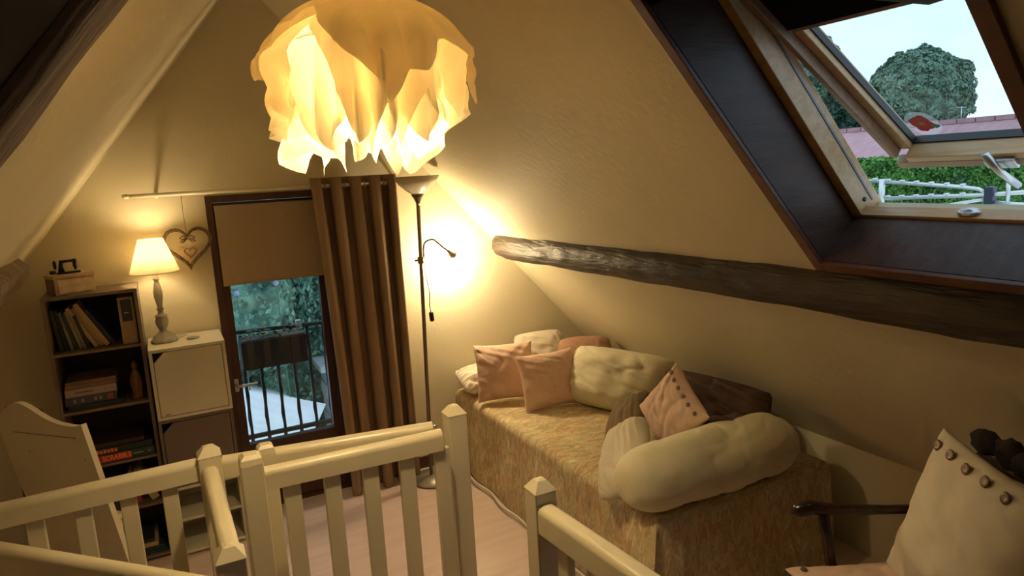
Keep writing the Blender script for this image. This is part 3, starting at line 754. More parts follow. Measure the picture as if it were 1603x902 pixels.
box('spine_patch', (-.30, BY0 + .0238, z2 + .028), (-.275, BY0 + .0252, z2 + .056), bmat((.30, .10, .08)), t, bev=.0003)
t = flat_book(-.458, -.258, BY0 + .022, BY1 - .04, z2 + .063, z2 + .098, (.42, .30, .27), 'pale pink-grey book in the middle of the second shelf stack', G2)
box('title_strip', (-.42, BY0 + .0208, z2 + .078), (-.35, BY0 + .0222, z2 + .083), bmat((.12, .10, .10)), t, bev=.0003)
flat_book(-.455, -.258, BY0 + .028, BY1 - .05, z2 + .099, z2 + .114, (.26, .15, .10), 'thin brown book second from the top of the stack', G2)
flat_book(-.452, -.255, BY0 + .030, BY1 - .05, z2 + .115, z2 + .130, (.20, .11, .08), 'thin dark brown book on top of the second shelf stack', G2)
fg = thing('figurine', (-.178, 3.60, z2), 'slim terracotta vase-like figurine at the right of the second shelf', 'figurine')
mfig = mat('terracotta_brown', (.18, .07, .04), .5)
lathe('body', [(0, 0), (.024, 0), (.026, .01), (.022, .03), (.027, .06), (.028, .085), (.020, .115), (.012, .130), (.010, .138), (0, .138)], (-.178, 3.60, z2), mfig, fg, 20)
lathe('head', [(0, .136), (.008, .138), (.013, .150), (.012, .163), (.006, .175), (0, .178)], (-.178, 3.60, z2), mfig, fg, 16)
# third shelf: board games
G3 = 'board game boxes on the third shelf'
z3 = SH[2] + .001
def gamebox(x0, x1, y0, z0, z1_, color, label):
    t = thing('game_box', ((x0 + x1) / 2, y0 + .1, z0), label, 'game box', G3)
    box('tray', (x0 + .002, y0 + .002, z0), (x1 - .002, BY1 - .012, z0 + (z1_ - z0) * .35), bmat(color), t, bev=.0008)
    box('lid', (x0, y0, z0 + (z1_ - z0) * .36), (x1, BY1 - .010, z1_), bmat(color), t, bev=.001); return t
TX = lambda x, z, y: frame_T((x, y, z), (1, 0, 0), (0, 0, 1), (0, -1, 0))
g = gamebox(-.440, -.141, BY0 + .012, z3, z3 + .040, (.020, .040, .032), 'dark green game box with red name band, lowest of the third shelf boxes')
box('name_band', (-.400, BY0 + .0105, z3 + .004), (-.238, BY0 + .0125, z3 + .037), bmat((.42, .03, .02)), g, bev=.0003)
text('lettering', 'SCRABBLE', .032, TX(-.297, z3 + .0205, BY0 + .010), mat('orange_red_print', (.85, .26, .13), .5), g, sx=.80)
box('small_print', (-.232, BY0 + .0105, z3 + .019), (-.190, BY0 + .0125, z3 + .023), bmat((.35, .38, .36)), g, bev=.0003)
box('corner_mark', (-.172, BY0 + .0105, z3 + .017), (-.158, BY0 + .0125, z3 + .025), bmat((.12, .22, .20)), g, bev=.0003)
g = gamebox(-.445, -.146, BY0 + .016, z3 + .041, z3 + .070, (.016, .026, .022), 'black game box with orange lettering in the middle of the third shelf')
mo = mat('orange_print', (.85, .22, .06), .5)
for k in range(8): box('lettering', (-.405 + .0145 * k, BY0 + .0145, z3 + .046), (-.394 + .0145 * k, BY0 + .0158, z3 + .064 - .002 * (k % 2)), mo, g, bev=.0003)
g = gamebox(-.440, -.180, BY0 + .022, z3 + .071, z3 + .092, (.050, .024, .020), 'thin dark maroon game box on top of the third shelf pile')
# fourth shelf
G4 = 'books on the fourth shelf'
z4 = SH[1] + .001
book(-.246, BY0 + .04, z4, .022, .150, .14, .18, (.30, .04, .04), 'small red and white book upright on the fourth shelf', G4)
book(-.183, BY0 + .035, z4 + .0008, .034, .165, .14, .40, (.50, .38, .20), 'thick tan book leaning on the fourth shelf', G4)
flat_book(-.455, -.270, BY0 + .03, BY1 - .03, z4, z4 + .05, (.03, .05, .045), 'dark green book lying flat at the left of the fourth shelf', G4)
flat_book(-.452, -.275, BY0 + .028, BY1 - .03, z4 + .051, z4 + .085, (.30, .24, .15), 'tan book lying on the dark green one on the fourth shelf', G4)
# bottom shelf
G5 = 'books lying on the bottom shelf'
z5 = SH[0] + .001
flat_book(-.440, -.150, BY0 + .02, BY1 - .03, z5, z5 + .018, (.02, .05, .045), 'wide teal-black book at the bottom of the lowest shelf', G5)
flat_book(-.430, -.160, BY0 + .025, BY1 - .03, z5 + .019, z5 + .036, (.03, .04, .04), 'dark book second from the bottom on the lowest shelf', G5)
flat_book(-.430, -.185, BY0 + .022, BY1 - .03, z5 + .037, z5 + .056, (.52, .40, .20), 'tan yellow book lying on the lowest shelf pile', G5)
flat_book(-.420, -.200, BY0 + .03, BY1 - .04, z5 + .057, z5 + .075, (.02, .03, .03), 'black book on top of the lowest shelf pile', G5)

# sewing box with miniature machine
sb = thing('sewing_box', (-.375, 3.64, BZ), 'small cream wooden box with drawers on top of the bookcase', 'box', rz=.0)
box('body', (-.458, 3.585, BZ + .001), (-.298, 3.69, BZ + .072), M_box, sb, bev=.002)
box('side_plate', (-.4605, 3.586, BZ + .003), (-.4585, 3.689, BZ + .07), M_boxd, sb, bev=.0005)
box('lid', (-.462, 3.580, BZ + .073), (-.294, 3.694, BZ + .088), M_box, sb, bev=.002)
dr = box('drawer', (-.446, 3.580, BZ + .040), (-.310, 3.5845, BZ + .066), M_box, sb, bev=.001)
dr = box('drawer', (-.446, 3.580, BZ + .008), (-.310, 3.5845, BZ + .034), M_box, sb, bev=.001)
sb.rotation_euler = (0, 0, math.radians(24))
sm = thing('miniature_sewing_machine', (-.37, 3.64, BZ + .089), 'black miniature sewing machine on top of the cream wooden box', 'ornament')
zz = BZ + .0895
box('bed', (-.425, 3.62, zz), (-.335, 3.66, zz + .006), M_iron, sm, bev=.001)
tube('pillar', [(-.405, 3.64, zz + .006), (-.405, 3.64, zz + .03), (-.402, 3.64, zz + .052)], [.014, .009, .008], M_iron, sm, 12)
tube('arm', [(-.408, 3.64, zz + .050), (-.38, 3.64, zz + .053), (-.352, 3.64, zz + .052)], [.009, .006, .007], M_iron, sm, 12)
tube('head', [(-.350, 3.64, zz + .060), (-.350, 3.64, zz + .03), (-.350, 3.64, zz + .012)], [.008, .009, .004], M_iron, sm, 12)
tube('needle_bar', [(-.350, 3.64, zz + .012), (-.350, 3.64, zz + .006)], .0015, M_steel, sm, 6)
lathe('hand_wheel', [(0, -.004), (.018, -.004), (.020, 0), (.018, .004), (0, .004)], None, M_iron, sm, 20, T=frame_T((-.428, 3.64, zz + .040), (0, 1, 0), (0, 0, 1), (1, 0, 0)))
tube('thread_spool', [(-.452, 3.63, zz + .010), (-.430, 3.63, zz + .010)], .008, M_iron, sm, 10)
sm.rotation_euler = (0, 0, math.radians(18))
# ============================================================ BALUSTRADES
random.seed(3)
def newel(name, x, y, ztop, sz, parent, z0=0, cap='pyramid', rz=0):
    bm = bmesh.new(); s = sz / 2
    prof = [(s, z0), (s, ztop - .055), (s * .96, ztop - .05), (s * .96, ztop - .044), (s * 1.04, ztop - .038), (s * 1.04, ztop - .022), (s * .35, ztop), (0, ztop + .001)] if cap == 'pyramid' else [(s, z0), (s, ztop - .03), (s * .9, ztop - .012), (s * .55, ztop - .002), (0, ztop)]
    if cap == 'pyramid': prof = [(s, z0), (s, ztop - .034), (s * 1.03, ztop - .031), (s * .42, ztop - .004), (s * .12, ztop)]
    vs, fs = [], []
    for r_, z in prof:
        for (a, b_) in ((-1, -1), (1, -1), (1, 1), (-1, 1)): vs.append((a * r_, b_ * r_, z))
    n = len(prof)
    for i in range(n - 1):
        for k in range(4): fs.append((i * 4 + k, i * 4 + (k + 1) % 4, (i + 1) * 4 + (k + 1) % 4, (i + 1) * 4 + k))
    fs.append((3, 2, 1, 0)); fs.append(tuple((n - 1) * 4 + k for k in range(4)))
    R_ = Matrix.Translation((x, y, 0)) @ Matrix.Rotation(rz, 4, 'Z')
    bm2 = bmesh.new(); 
    for v_ in vs: bm2.verts.new(R_ @ Vector(v_))
    bm2.verts.ensure_lookup_table()
    for f_ in fs: bm2.faces.new([bm2.verts[i] for i in f_])
    ed = [e for e in bm2.edges if abs((e.verts[0].co - e.verts[1].co).z) > .1]
    bmesh.ops.bevel(bm2, geom=ed, offset=.004, segments=2, affect='EDGES', profile=.5)
    return obj_bm(name, bm2, M_white, parent)
def rail_bar(name, a, b_, wd, zt, zb, parent, bev=.021):
    a = Vector(a); b_ = Vector(b_); L_ = (b_ - a).length; d_ = (b_ - a).normalized(); n_ = Vector((-d_.y, d_.x, 0))
    bm = bmesh.new(); bm_box(bm, (0, -wd / 2, zb), (L_, wd / 2, zt), 0)
    ed = [e for e in bm.edges if abs((e.verts[0].co - e.verts[1].co).x) > .05 and e.verts[0].co.z > (zt + zb) / 2]
    bmesh.ops.bevel(bm, geom=ed, offset=bev, segments=7, affect='EDGES', profile=.5)
    bmesh.ops.transform(bm, matrix=Matrix(((d_.x, n_.x, 0, a.x), (d_.y, n_.y, 0, a.y), (0, 0, 1, 0), (0, 0, 0, 1))), verts=bm.verts)
    return obj_bm(name, bm, M_white, parent)
def baluster(x, y, ang, parent, zb=.10, zt=.835, wd=.046, th=.024):
    T = Matrix.Translation((x, y, 0)) @ Matrix.Rotation(ang, 4, 'Z')
    return box('baluster', (-wd / 2, -th / 2, zb), (wd / 2, th / 2, zt), M_white, parent, bev=.004, T=T)
ZR, ZRB = .900, .832
# back balustrade along the wall side of the stairs
b1 = thing('balustrade', (0, 2.30, 0), 'long cream painted balustrade behind the stairs, nearest the bookcase', 'balustrade')
newel('newel_post', .055, 2.345, .930, .070, b1)
rail_bar('handrail', (-1.02, 2.300, 0), (.018, 2.345, 0), .050, .892, .825, b1)
rail_bar('bottom_rail', (-1.02, 2.300, 0), (.018, 2.345, 0), .030, .10, .05, b1, .004)
for x in (-.93, -.80, -.67, -.545, -.425, -.305, -.185, -.07): baluster(x, 2.302 + (x + 1.02) * .043, .04, b1)
rail_bar('handrail', (.093, 2.335, 0), (.775, 2.225, 0), .050, .885, .820, b1)
baluster(.158, 2.325, -.16, b1, zb=.0, zt=.819, wd=.05, th=.03)
newel('round_post', .222, 2.300, .912, .055, b1, z0=.0, cap='round')
# gate in front of it
g1 = thing('stair_gate', (.49, 2.10, 0), 'cream painted stair gate with flat slats between two posts', 'gate')
ga = Vector((.165, 2.125, 0)); gb = Vector((.762, 2.105, 0))
newel('gate_post', ga.x - .005, ga.y, .955, .066, g1, z0=.0, cap='round')
rail_bar('top_rail', ga + Vector((.030, 0, 0)), gb, .046, .900, .832, g1)
rail_bar('bottom_rail', ga + Vector((.030, 0, 0)), gb, .030, .10, .05, g1, .004)
for k in range(5):
    x = .268 + k * .1225
    baluster(x, ga.y + (gb.y - ga.y) * (x - ga.x) / .6, -.03, g1, wd=.052)
baluster(.752, 2.105, -.03, g1, wd=.03)
tube('hinge_pin', [(.772, 2.215, .872), (.79, 2.212, .872)], .006, M_steel, g1, 8)
e1 = thing('newel_post', (.845, 2.165, 0), 'tall square cream newel post at the right end of the stair gate', 'post')
newel('shaft', .838, 2.165, .955, .068, e1)
# rail running towards us, then the diagonal
b2 = thing('balustrade', (.05, 1.70, 0), 'cream balustrade turning diagonally across the lower left corner', 'balustrade')
rail_bar('handrail', (.052, 2.308, 0), (.060, 1.762, 0), .050, .870, .805, b2)
rail_bar('bottom_rail', (.052, 2.308, 0), (.060, 1.762, 0), .030, .10, .05, b2, .004)
for y in (2.20, 2.08, 1.96, 1.84): baluster(.056, y, PI / 2, b2, zt=.804)
newel('newel_post', .056, 1.725, .888, .070, b2, rz=0)
rail_bar('handrail', (.012, 1.700, 0), (-.54, 2.262 + .0, 0), .050, .820, .748, b2)
rail_bar('bottom_rail', (.012, 1.700, 0), (-.54, 2.262, 0), .030, .10, .05, b2, .004)
for k in range(6):
    t = (k + .6) / 6.2; baluster(.012 - .552 * t, 1.70 + .562 * t, -PI / 4, b2, zt=.75)
# right rail
b3 = thing('balustrade', (.83, 1.3, 0), 'short cream balustrade with square newel beside the bed, running towards us', 'balustrade')
newel('newel_post', .852, 1.585, .905, .066, b3, rz=0)
rail_bar('handrail', (.848, 1.549, 0), (.935, .42, 0), .056, .842, .765, b3)
rail_bar('bottom_rail', (.848, 1.549, 0), (.935, .42, 0), .030, .10, .05, b3, .004)
for k in range(8): baluster(.853 + .0095 * k, 1.46 - .125 * k, PI / 2 + .08, b3, zt=.766)
newel('newel_post', .938, .385, .905, .066, b3)

# ============================================================ PALE CHAIR WITH SOLID BACK
ch = thing('painted_chair', (-.37, 3.12, 0), 'cream painted chair with tall solid scalloped back beside the bookcase', 'chair')
PR = Vector((-.270, 2.985, .30)); lean = Vector((-.115, -.150, 1.0)); pw = Vector((-.69, .724, 0))
def PP(u, z, t=0): # u: 0 right -> 1 left, height z
    q = PR + lean * (z - .30) + pw * u; q.z = z
    return q + Vector((.724, .69, 0)) * t
def top_z(u):
    t = u / .46
    return .900 + .082 * math.exp(-((t - .66) / .25) ** 2) + .012 * math.exp(-((t) / .05) ** 2)
n = 24; vs = []
for tt in (0, .022):
    for k in range(n + 1): vs.append(PP(.46 * k / n, .12, tt))
    for k in range(n + 1): vs.append(PP(.46 * k / n, top_z(.46 * k / n), tt))
K = n + 1; fs = []
for k in range(n):
    fs.append((k, k + 1, K + k + 1, K + k)); fs.append((2 * K + k + 1, 2 * K + k, 3 * K + k, 3 * K + k + 1))
    fs.append((K + k, K + k + 1, 3 * K + k + 1, 3 * K + k)); fs.append((k + 1, k, 2 * K + k, 2 * K + k + 1))
fs.append((0, K, 3 * K, 2 * K)); fs.append((n, 2 * K + n, 3 * K + n, K + n))
bk = obj('back_board', vs, fs, M_chairw, ch)
bm = bmesh.new(); bm.from_mesh(bk.data); bmesh.ops.recalc_face_normals(bm, faces=bm.faces); bm.to_mesh(bk.data); bm.free()
tube('joint_line', [PP(u, .852, -.001) for u in (.05, .2, .38)], .0012, M_taupe, bk, 5)
for (u, z) in ((.10, .852), (.30, .852), (.04, .76), (.33, .77)):
    lathe('nail_head', [(0, 0), (.003, 0), (.003, .001), (0, .0015)], None, M_taupe, bk, 8, T=frame_T(PP(u, z, -.0003), pw, lean, (-.724, -.69, 0)))
nf = Vector((.724, .69, 0))
sc = PP(.33, .40, .022); sc.z = .40
T = frame_T(sc, -pw, nf, (0, 0, 1))
box('seat', (-.16, .005, -.012), (.16, .15, .012), M_chairw, ch, bev=.004, T=T)
for a in (-.135, .135):
    box('leg', (a - .017, .105, -.398), (a + .017, .14, -.014), M_chairw, ch, bev=.003, T=T)
# dark red beads hung on the wall side behind the chair
for k, p in enumerate(((-.585, 3.30, .985), (-.495, 3.36, .885))):
    pass
rb = thing('knobbed_stand', (-.60, 3.36, 0), 'dark stand with dark red round knobs half hidden behind the cream chair back', 'stand')
for (x, y, z) in ((-.628, 3.36, .885), (-.535, 3.36, .850)):
    tube('post', [(x, y, 0), (x, y, z)], .009, M_chair, rb, 8)
    lathe('knob', [(0, -.018), (.014, -.013), (.020, 0), (.014, .013), (0, .018)], (x, y, z + .012), M_red, rb, 14)
for z in (.25, .70): tube('crossbar', [(-.628, 3.36, z), (-.535, 3.36, z)], .007, M_chair, rb, 8)

# ============================================================ BED
bed = thing('bed', (1.95, 2.8, 0), 'single bed along the right knee wall under an abstract ochre cover', 'bed')
BDX0, BDX1, BDY0, BDY1, BDZ = 1.475, 2.40, 1.865, 3.76, .455
box('mattress', (BDX0 + .03, BDY0 + .03, .25), (BDX1 - .02, BDY1 - .005, BDZ - .012), M_whitecot, bed, bev=.03)
box('bed_base', (BDX0 + .05, BDY0 + .06, .08), (BDX1 - .03, BDY1 - .01, .245), M_whitec, bed, bev=.01)
for x in (BDX0 + .10, BDX1 - .09):
    for y in (BDY0 + .10, BDY1 - .08): box('leg', (x - .02, y - .02, 0), (x + .02, y + .02, .079), M_chair, bed, bev=.002)
cv = thing('bed_cover', (BDX0, BDY0, BDZ), 'faded ochre and green abstract patterned cover draped over the bed', 'bed cover')
# draped surface: profile along u (outer hem -> over the edge -> right side), v along the bed; plus end flap
def drape():
    vs, fs, uvs = [], [], []
    drop = .43
    nu_, nv_ = 72, 110
    Lx = BDX1 - BDX0; Ly = BDY1 - BDY0
    for i in range(nu_ + 1):
        U = -drop + (Lx + drop) * i / nu_ if False else None
    us = list(np.linspace(-drop, -.04, 26)) + list(np.linspace(-.03, .04, 8)) + list(np.linspace(.06, Lx, 34))
    vv = list(np.linspace(-drop, -.04, 26)) + list(np.linspace(-.03, .04, 8)) + list(np.linspace(.06, Ly, 80))
    for u in us:
        for v_ in vv:
            R_ = .035
            def edge(s):   # s<0 hangs; returns (horizontal pos, drop)
                if s >= R_: return s, 0
                a = (R_ - s) / R_
                if a < PI / 2: return R_ - R_ * math.sin(a), R_ * (1 - math.cos(a))
                return 0, R_ + (a - PI / 2) * R_
            hx, dx = edge(u); hy, dy = edge(v_)
            dmax = max(dx, dy)
            cor = dx > .0 and dy > .0
            x = BDX0 + hx; y = BDY0 + hy; z = BDZ - dmax
            if cor:
                k = min(dx, dy); z = BDZ - min(math.hypot(dx, dy), .445) if False else BDZ - max(dx, dy)
                x -= .34 * k * (1 if dx < dy else .75) * .45; y -= .30 * k * (.75 if dx < dy else 1) * .45
            # folds on hanging parts
            if dx > .02:
                q = (dx - .02); x -= q * .05 + .018 * min(1, q * 4) * (math.sin(y * 13 + 1.5 * math.sin(y * 4)) * .5 + .5) * (.6 + noise.noise(Vector((y * 3, q * 2, 1))))
            if dy > .02:
                q = (dy - .02); y -= q * .03 + .028 * min(1, q * 4) * (math.sin(x * 24 + 2 * math.sin(x * 5)) * .5 + .5)
            z += .006 * noise.noise(Vector((x * 5, y * 5, 0))) + .004 * noise.noise(Vector((x * 14, y * 14, 3)))
            z = max(z, .008)
            if y > D - .015: y = D - .015
            vs.append((x, y, z)); uvs.append((v_ * 1.0 + .5 if dy <= .02 else u + 3.1, u if dy <= .02 else v_))
    nv_ = len(vv)
    for i in range(len(us) - 1):
        for j in range(nv_ - 1):
            a = i * nv_ + j; fs.append((a, a + 1, a + nv_ + 1, a + nv_))
    return vs, fs, uvs
v, f, uv = drape()
o = obj('fabric', v, f, M_cover, cv, True, uv)
# pale hem edging along the floor
hem = []
for k in range(60):
    y = BDY0 + .02 + (BDY1 - BDY0 - .10) * k / 59
    hem.append((BDX0 - .045 - .018 * (math.sin(y * 13 + 1.5 * math.sin(y * 4)) * .5 + .5), y, .022))
tube('hem', hem, .007, M_whitecot, cv, 6)

# ============================================================ CUSHIONS
def cushion(name, c, right, upv, w, h, t, m, label, group=None, pinch=.07, corner=2.6, seed=0, wr=.006, parent=None, n=44, flatb=None, cat='cushion', bend=0, wfreq=9, minz=None, rounding=0):
    """soft pillow: c centre, right/up in its plane, t total thickness"""
    R_ = Vector(right).normalized(); N_ = R_.cross(Vector(upv)).normalized(); U_ = N_.cross(R_).normalized()
    c = Vector(c)
    if parent is None: th_ = thing(name, c, label, cat, group)
    else: th_ = parent
    vs, fs = [], []
    idx = {}
    for side in (1, -1):
        for i in range(n + 1):
            for j in range(n + 1):
                a = -1 + 2 * i / n; b_ = -1 + 2 * j / n
                edge = i in (0, n) or j in (0, n)
                if side == -1 and edge: idx[(side, i, j)] = idx[(1, i, j)]; continue
                # denser near the border
                a2 = math.sin(a * PI / 2 * .92) / math.sin(PI / 2 * .92); b2 = math.sin(b_ * PI / 2 * .92) / math.sin(PI / 2 * .92)
                x = a2 * (1 - pinch * (1 - b2 * b2)); y = b2 * (1 - pinch * (1 - a2 * a2))
                if rounding:
                    k = 1 - rounding * (a2 * a2 * b2 * b2); x *= k; y *= k
                prof = max(0, (1 - abs(a2) ** corner)) ** .55 * max(0, (1 - abs(b2) ** corner)) ** .55
                z = side * prof * t / 2
                P_ = Vector((a2 * wfreq * .35, b2 * wfreq * .35, side * 2 + seed))
                z += wr * prof ** .5 * (noise.noise(P_) * 1.2 + .9 * noise.noise(Vector((a2 * wfreq * .3 + b2 * wfreq * .9, b2 * 1.2, seed + side)))) * side
                z -= side * wr * 1.1 * prof ** .4 * max(0, 1 - 9 * abs(noise.noise(Vector((a2 * 1.6 + b2 * 1.1 + seed, b2 * .9 - a2 * .3, seed * 1.7 + side)))))
                # gathered corners
                cd = (abs(a2) * abs(b2)) ** 3
                z += wr * .8 * cd * math.sin((a2 - b2) * 14 + seed)
                z += bend * (a2 * a2)
                p = c + R_ * (x * w / 2) + U_ * (y * h / 2) + N_ * z
                if minz is not None and p.z < minz: p.z = minz + (p.z - minz) * .06
                idx[(side, i, j)] = len(vs); vs.append(p)
    for side in (1, -1):
        for i in range(n):
            for j in range(n):
                q = (idx[(side, i, j)], idx[(side, i + 1, j)], idx[(side, i + 1, j + 1)], idx[(side, i, j + 1)])
                fs.append(q if side == 1 else q[::-1])
    o_ = obj('cover', vs, fs, m, th_, True)
    md_ = o_.modifiers.new('s', 'SUBSURF'); md_.levels = 1; md_.render_levels = 1
    return th_, (R_, U_, N_)
ZB = BDZ + .008
GC = 'cushions and pillows on the bed'
cushion('cushion', (1.640, 3.40, ZB + .165), (.93, -.37, .02), (.10, .30, 1), .335, .325, .13, M_pink, 'plain dusty pink cushion, left one of the front pair at the far end', GC, seed=1, minz=ZB)
cushion('cushion', (1.795, 3.17, ZB + .145), (.97, -.20, .04), (-.03, .35, 1), .330, .310, .13, M_pink, 'plain dusty pink cushion tilted in front of the other pink one', GC, seed=2, minz=ZB)
cushion('pillow', (1.62, 3.62, ZB + .080), (1, -.05, 0), (0, 1, .25), .36, .24, .15, M_whitecot, 'crumpled off-white pillow lying at the far left corner of the bed', GC, seed=3, wr=.014, cat='pillow', minz=ZB, rounding=.12)
cushion('pillow', (2.02, 3.66, ZB + .150), (1, -.1, 0), (0, .35, 1), .36, .30, .12, M_whitecot, 'off-white pillow behind the pink pair against the gable wall', GC, seed=4, cat='pillow', minz=ZB, rounding=.15)
cushion('cushion', (2.20, 3.43, ZB + .135), (.85, -.5, .02), (.25, .45, 1), .36, .30, .15, M_terra, 'terracotta cushion peeping out behind the big cream pillow', GC, seed=5, minz=ZB, rounding=.2)
cushion('pillow', (2.085, 2.93, ZB + .145), (.45, -.89, -.03), (.45, .28, 1), .62, .34, .25, M_creamc, 'big plump cream pillow leaning against the slope mid-bed', GC, seed=6, wr=.012, cat='pillow', corner=3.5, pinch=.02, minz=ZB, rounding=.10)
cushion('cushion', (1.735, 2.40, ZB + .085), (.66, .70, .33), (.62, -.62, .55), .62, .24, .12, M_oliveb, 'flat olive brown cushion half under the off-white one', GC, seed=7, minz=ZB, rounding=.15, cat='cushion')
cushion('cushion', (2.18, 2.36, ZB + .120), (.30, -.95, -.05), (.55, .2, 1), .62, .36, .16, M_brownp, 'large chocolate brown cushion leaning on the slope behind the buttoned one', GC, seed=8, wr=.016, minz=ZB, rounding=.15)
cushion('cushion', (2.10, 2.13, ZB + .075), (.9, -.2, .0), (.2, .9, .4), .38, .30, .14, M_brownp, 'dark brown cushion slumped between the bolster and the slope', GC, seed=12, wr=.014, minz=ZB, rounding=.15)
bt, (Rb, Ub, Nb) = cushion('cushion', (1.865, 2.235, ZB + .225), (-.17, -.83, -.53), (.33, -.15, .93), .31, .30, .13, M_pinkb, 'pale pink cushion with a row of brown buttons standing on the bed', GC, seed=9, minz=ZB)
def buttons(par, c, R_, U_, N_, pts, r_=.011, m=M_button):
    for (a, b_, d_) in pts:
        lathe('button', [(0, 0), (r_ * .9, 0), (r_, .002), (r_ * .85, .005), (r_ * .5, .004), (0, .004)], None, m, par, 16, T=frame_T(Vector(c) + R_ * a + U_ * b_ + N_ * d_, R_, U_, N_))
def on_face(a, b_, w, h, t, corner=2.6):
    a2 = min(1, abs(a) / (w / 2)); b2 = min(1, abs(b_) / (h / 2))
    return (max(0, 1 - a2 ** corner) ** .55) * (max(0, 1 - b2 ** corner) ** .55) * t / 2 - .001
cc = Vector((1.865, 2.235, ZB + .225))
sgn = 1 if Nb.x < 0 else -1
buttons(bt, cc, Rb, Ub, Nb * sgn, [(-.118 + .046 * k, .115, on_face(-.118 + .046 * k, .115, .31, .30, .13)) for k in range(6)], .010)
cushion('pillow', (1.535, 2.135, ZB + .135), (.66, .72, .34), (.62, -.62, .62), .44, .23, .15, M_whitecot, 'off-white pillow slumped beside the cream bolster', GC, seed=10, wr=.005, cat='pillow', minz=ZB, rounding=.2)
# big bolster pillow
bol = thing('bolster', (1.74, 1.93, ZB + .12), 'long fat cream bolster across the near end of the bed', 'bolster', GC)
n = 90; seg = 64; vs, fs = [], []
A0 = Vector((1.385, 1.955, ZB + .122)); A1 = Vector((2.225, 1.93, ZB + .130)); ax = (A1 - A0).normalized(); L_ = (A1 - A0).length
for i in range(n + 1):
    s = -1 + 2 * i / n; e = 1 - abs(s) ** 5.5; rad = .134 * max(0.0, e) ** .42
    ctr = A0 + ax * (L_ * (s + 1) / 2)
    for k in range(seg):
        a = 2 * PI * k / seg; nyv = Vector((-ax.y, ax.x, 0)).normalized(); nz_ = ax.cross(nyv)
        w_ = 1 + .055 * noise.noise(Vector((s * 3, a * 1.1, 4))) + .05 * math.sin(a * 2 + s * 7 + 1.5 * noise.noise(Vector((s * 2, a, 1)))) * .6 * (1 if s > -.5 else .3)
        w_ += .022 * abs(math.sin(a * 3 + s * 9 + 2.5 * noise.noise(Vector((s * 2.5, a * .8, 8))))) * (1 if s > .05 else .25)
        w_ -= .055 * max(0, 1 - 7 * abs(noise.noise(Vector((s * 2.2 + a * .9, a * 1.1 - s * 1.2, 6))))) * (1 if s > -.2 else .4)
        p = ctr + (nyv * math.cos(a) * 1.0 + nz_ * math.sin(a) * .95) * rad * w_
        if p.z < ZB: p.z = ZB + (p.z - ZB) * .05
        vs.append(p)
for i in range(n):
    for k in range(seg):
        a = i * seg + k; b_ = i * seg + (k + 1) % seg; fs.append((a, b_, b_ + seg, a + seg))
fs.append(tuple(range(seg - 1, -1, -1))); fs.append(tuple(n * seg + k for k in range(seg)))
o = obj('cover', vs, fs, M_creamc, bol, True)
md = o.modifiers.new('s', 'SUBSURF'); md.levels = 1; md.render_levels = 1

# ============================================================ ARMCHAIR
U = Vector((.888, -.460, 0)); Wd = Vector((-.460, -.888, 0))   # back-wards, and towards us
SC0 = Vector((1.732, 1.075, 0))                                # seat centre
ac = thing('armchair', SC0, 'dark mahogany open armchair against the slope in the lower right corner', 'armchair')
def AC(u, w_, z): q = SC0 + U * u + Wd * w_; q.z = z; return q
TA = Matrix(((U.x, Wd.x, 0, SC0.x), (U.y, Wd.y, 0, SC0.y), (0, 0, 1, 0), (0, 0, 0, 1)))
box('seat_frame', (-.24, -.235, .33), (.24, .235, .385), M_chair, ac, bev=.006, T=TA)
box('seat_pad', (-.235, -.23, .386), (.235, .23, .43), M_seat, ac, bev=.015, T=TA)
def spar(name, pts, r_, m=M_chair, par=ac, sq=None, seg=12): return tube(name, [AC(*p) for p in pts], r_, m, par, seg)
for s in (-1, 1):
    spar('front_leg', [(-.215, s * .215, 0), (-.215, s * .215, .20), (-.21, s * .215, .34)], [.014, .020, .024])
    spar('rear_leg', [(.27, s * .205, 0), (.225, s * .21, .2), (.215, s * .21, .36)], [.014, .019, .022])
    spar('arm_support', [(-.10, s * .245, .36), (-.105, s * .256, .46), (-.12, s * .262, .56), (-.135, s * .262, .645)], [.020, .017, .016, .018])
    spar('armrest', [(-.225, s * .262, .640), (-.215, s * .262, .653), (-.17, s * .264, .660), (-.10, s * .262, .650), (.05, s * .250, .648), (.17, s * .235, .652), (.272, s * .215, .660)], [.010, .022, .023, .018, .014, .015, .016])
    spar('back_post', [(.215, s * .21, .34), (.245, s * .212, .55), (.285, s * .212, .75), (.30, s * .205, .83)], [.022, .019, .018, .017])
spar('back_rail', [(.30, -.205, .825), (.31, 0, .85), (.30, .205, .825)], [.018, .022, .018])
spar('back_rail', [(.245, -.205, .50), (.25, 0, .50), (.245, .205, .50)], [.014, .016, .014])
for k in (-.1, 0, .1): spar('back_slat', [(.25, k, .50), (.285, k, .70), (.305, k, .84)], [.010, .012, .010])
c1 = AC(-.055, -.02, .475)
pk, (Ra, Ua, Na) = cushion('seat_cushion', c1, U * -1 + Wd * .04 + Vector((0, 0, .02)), -Wd, .40, .44, .09, M_pinkb, 'pale pink seat cushion with brown buttons on the armchair', None, seed=20, minz=.432)
sg = 1 if Na.z > 0 else -1
buttons(pk, c1, Ra, Ua, Na * sg, [(.160, .175 - .062 * k, on_face(.160, .175 - .062 * k, .40, .44, .09)) for k in range(6)], .011)
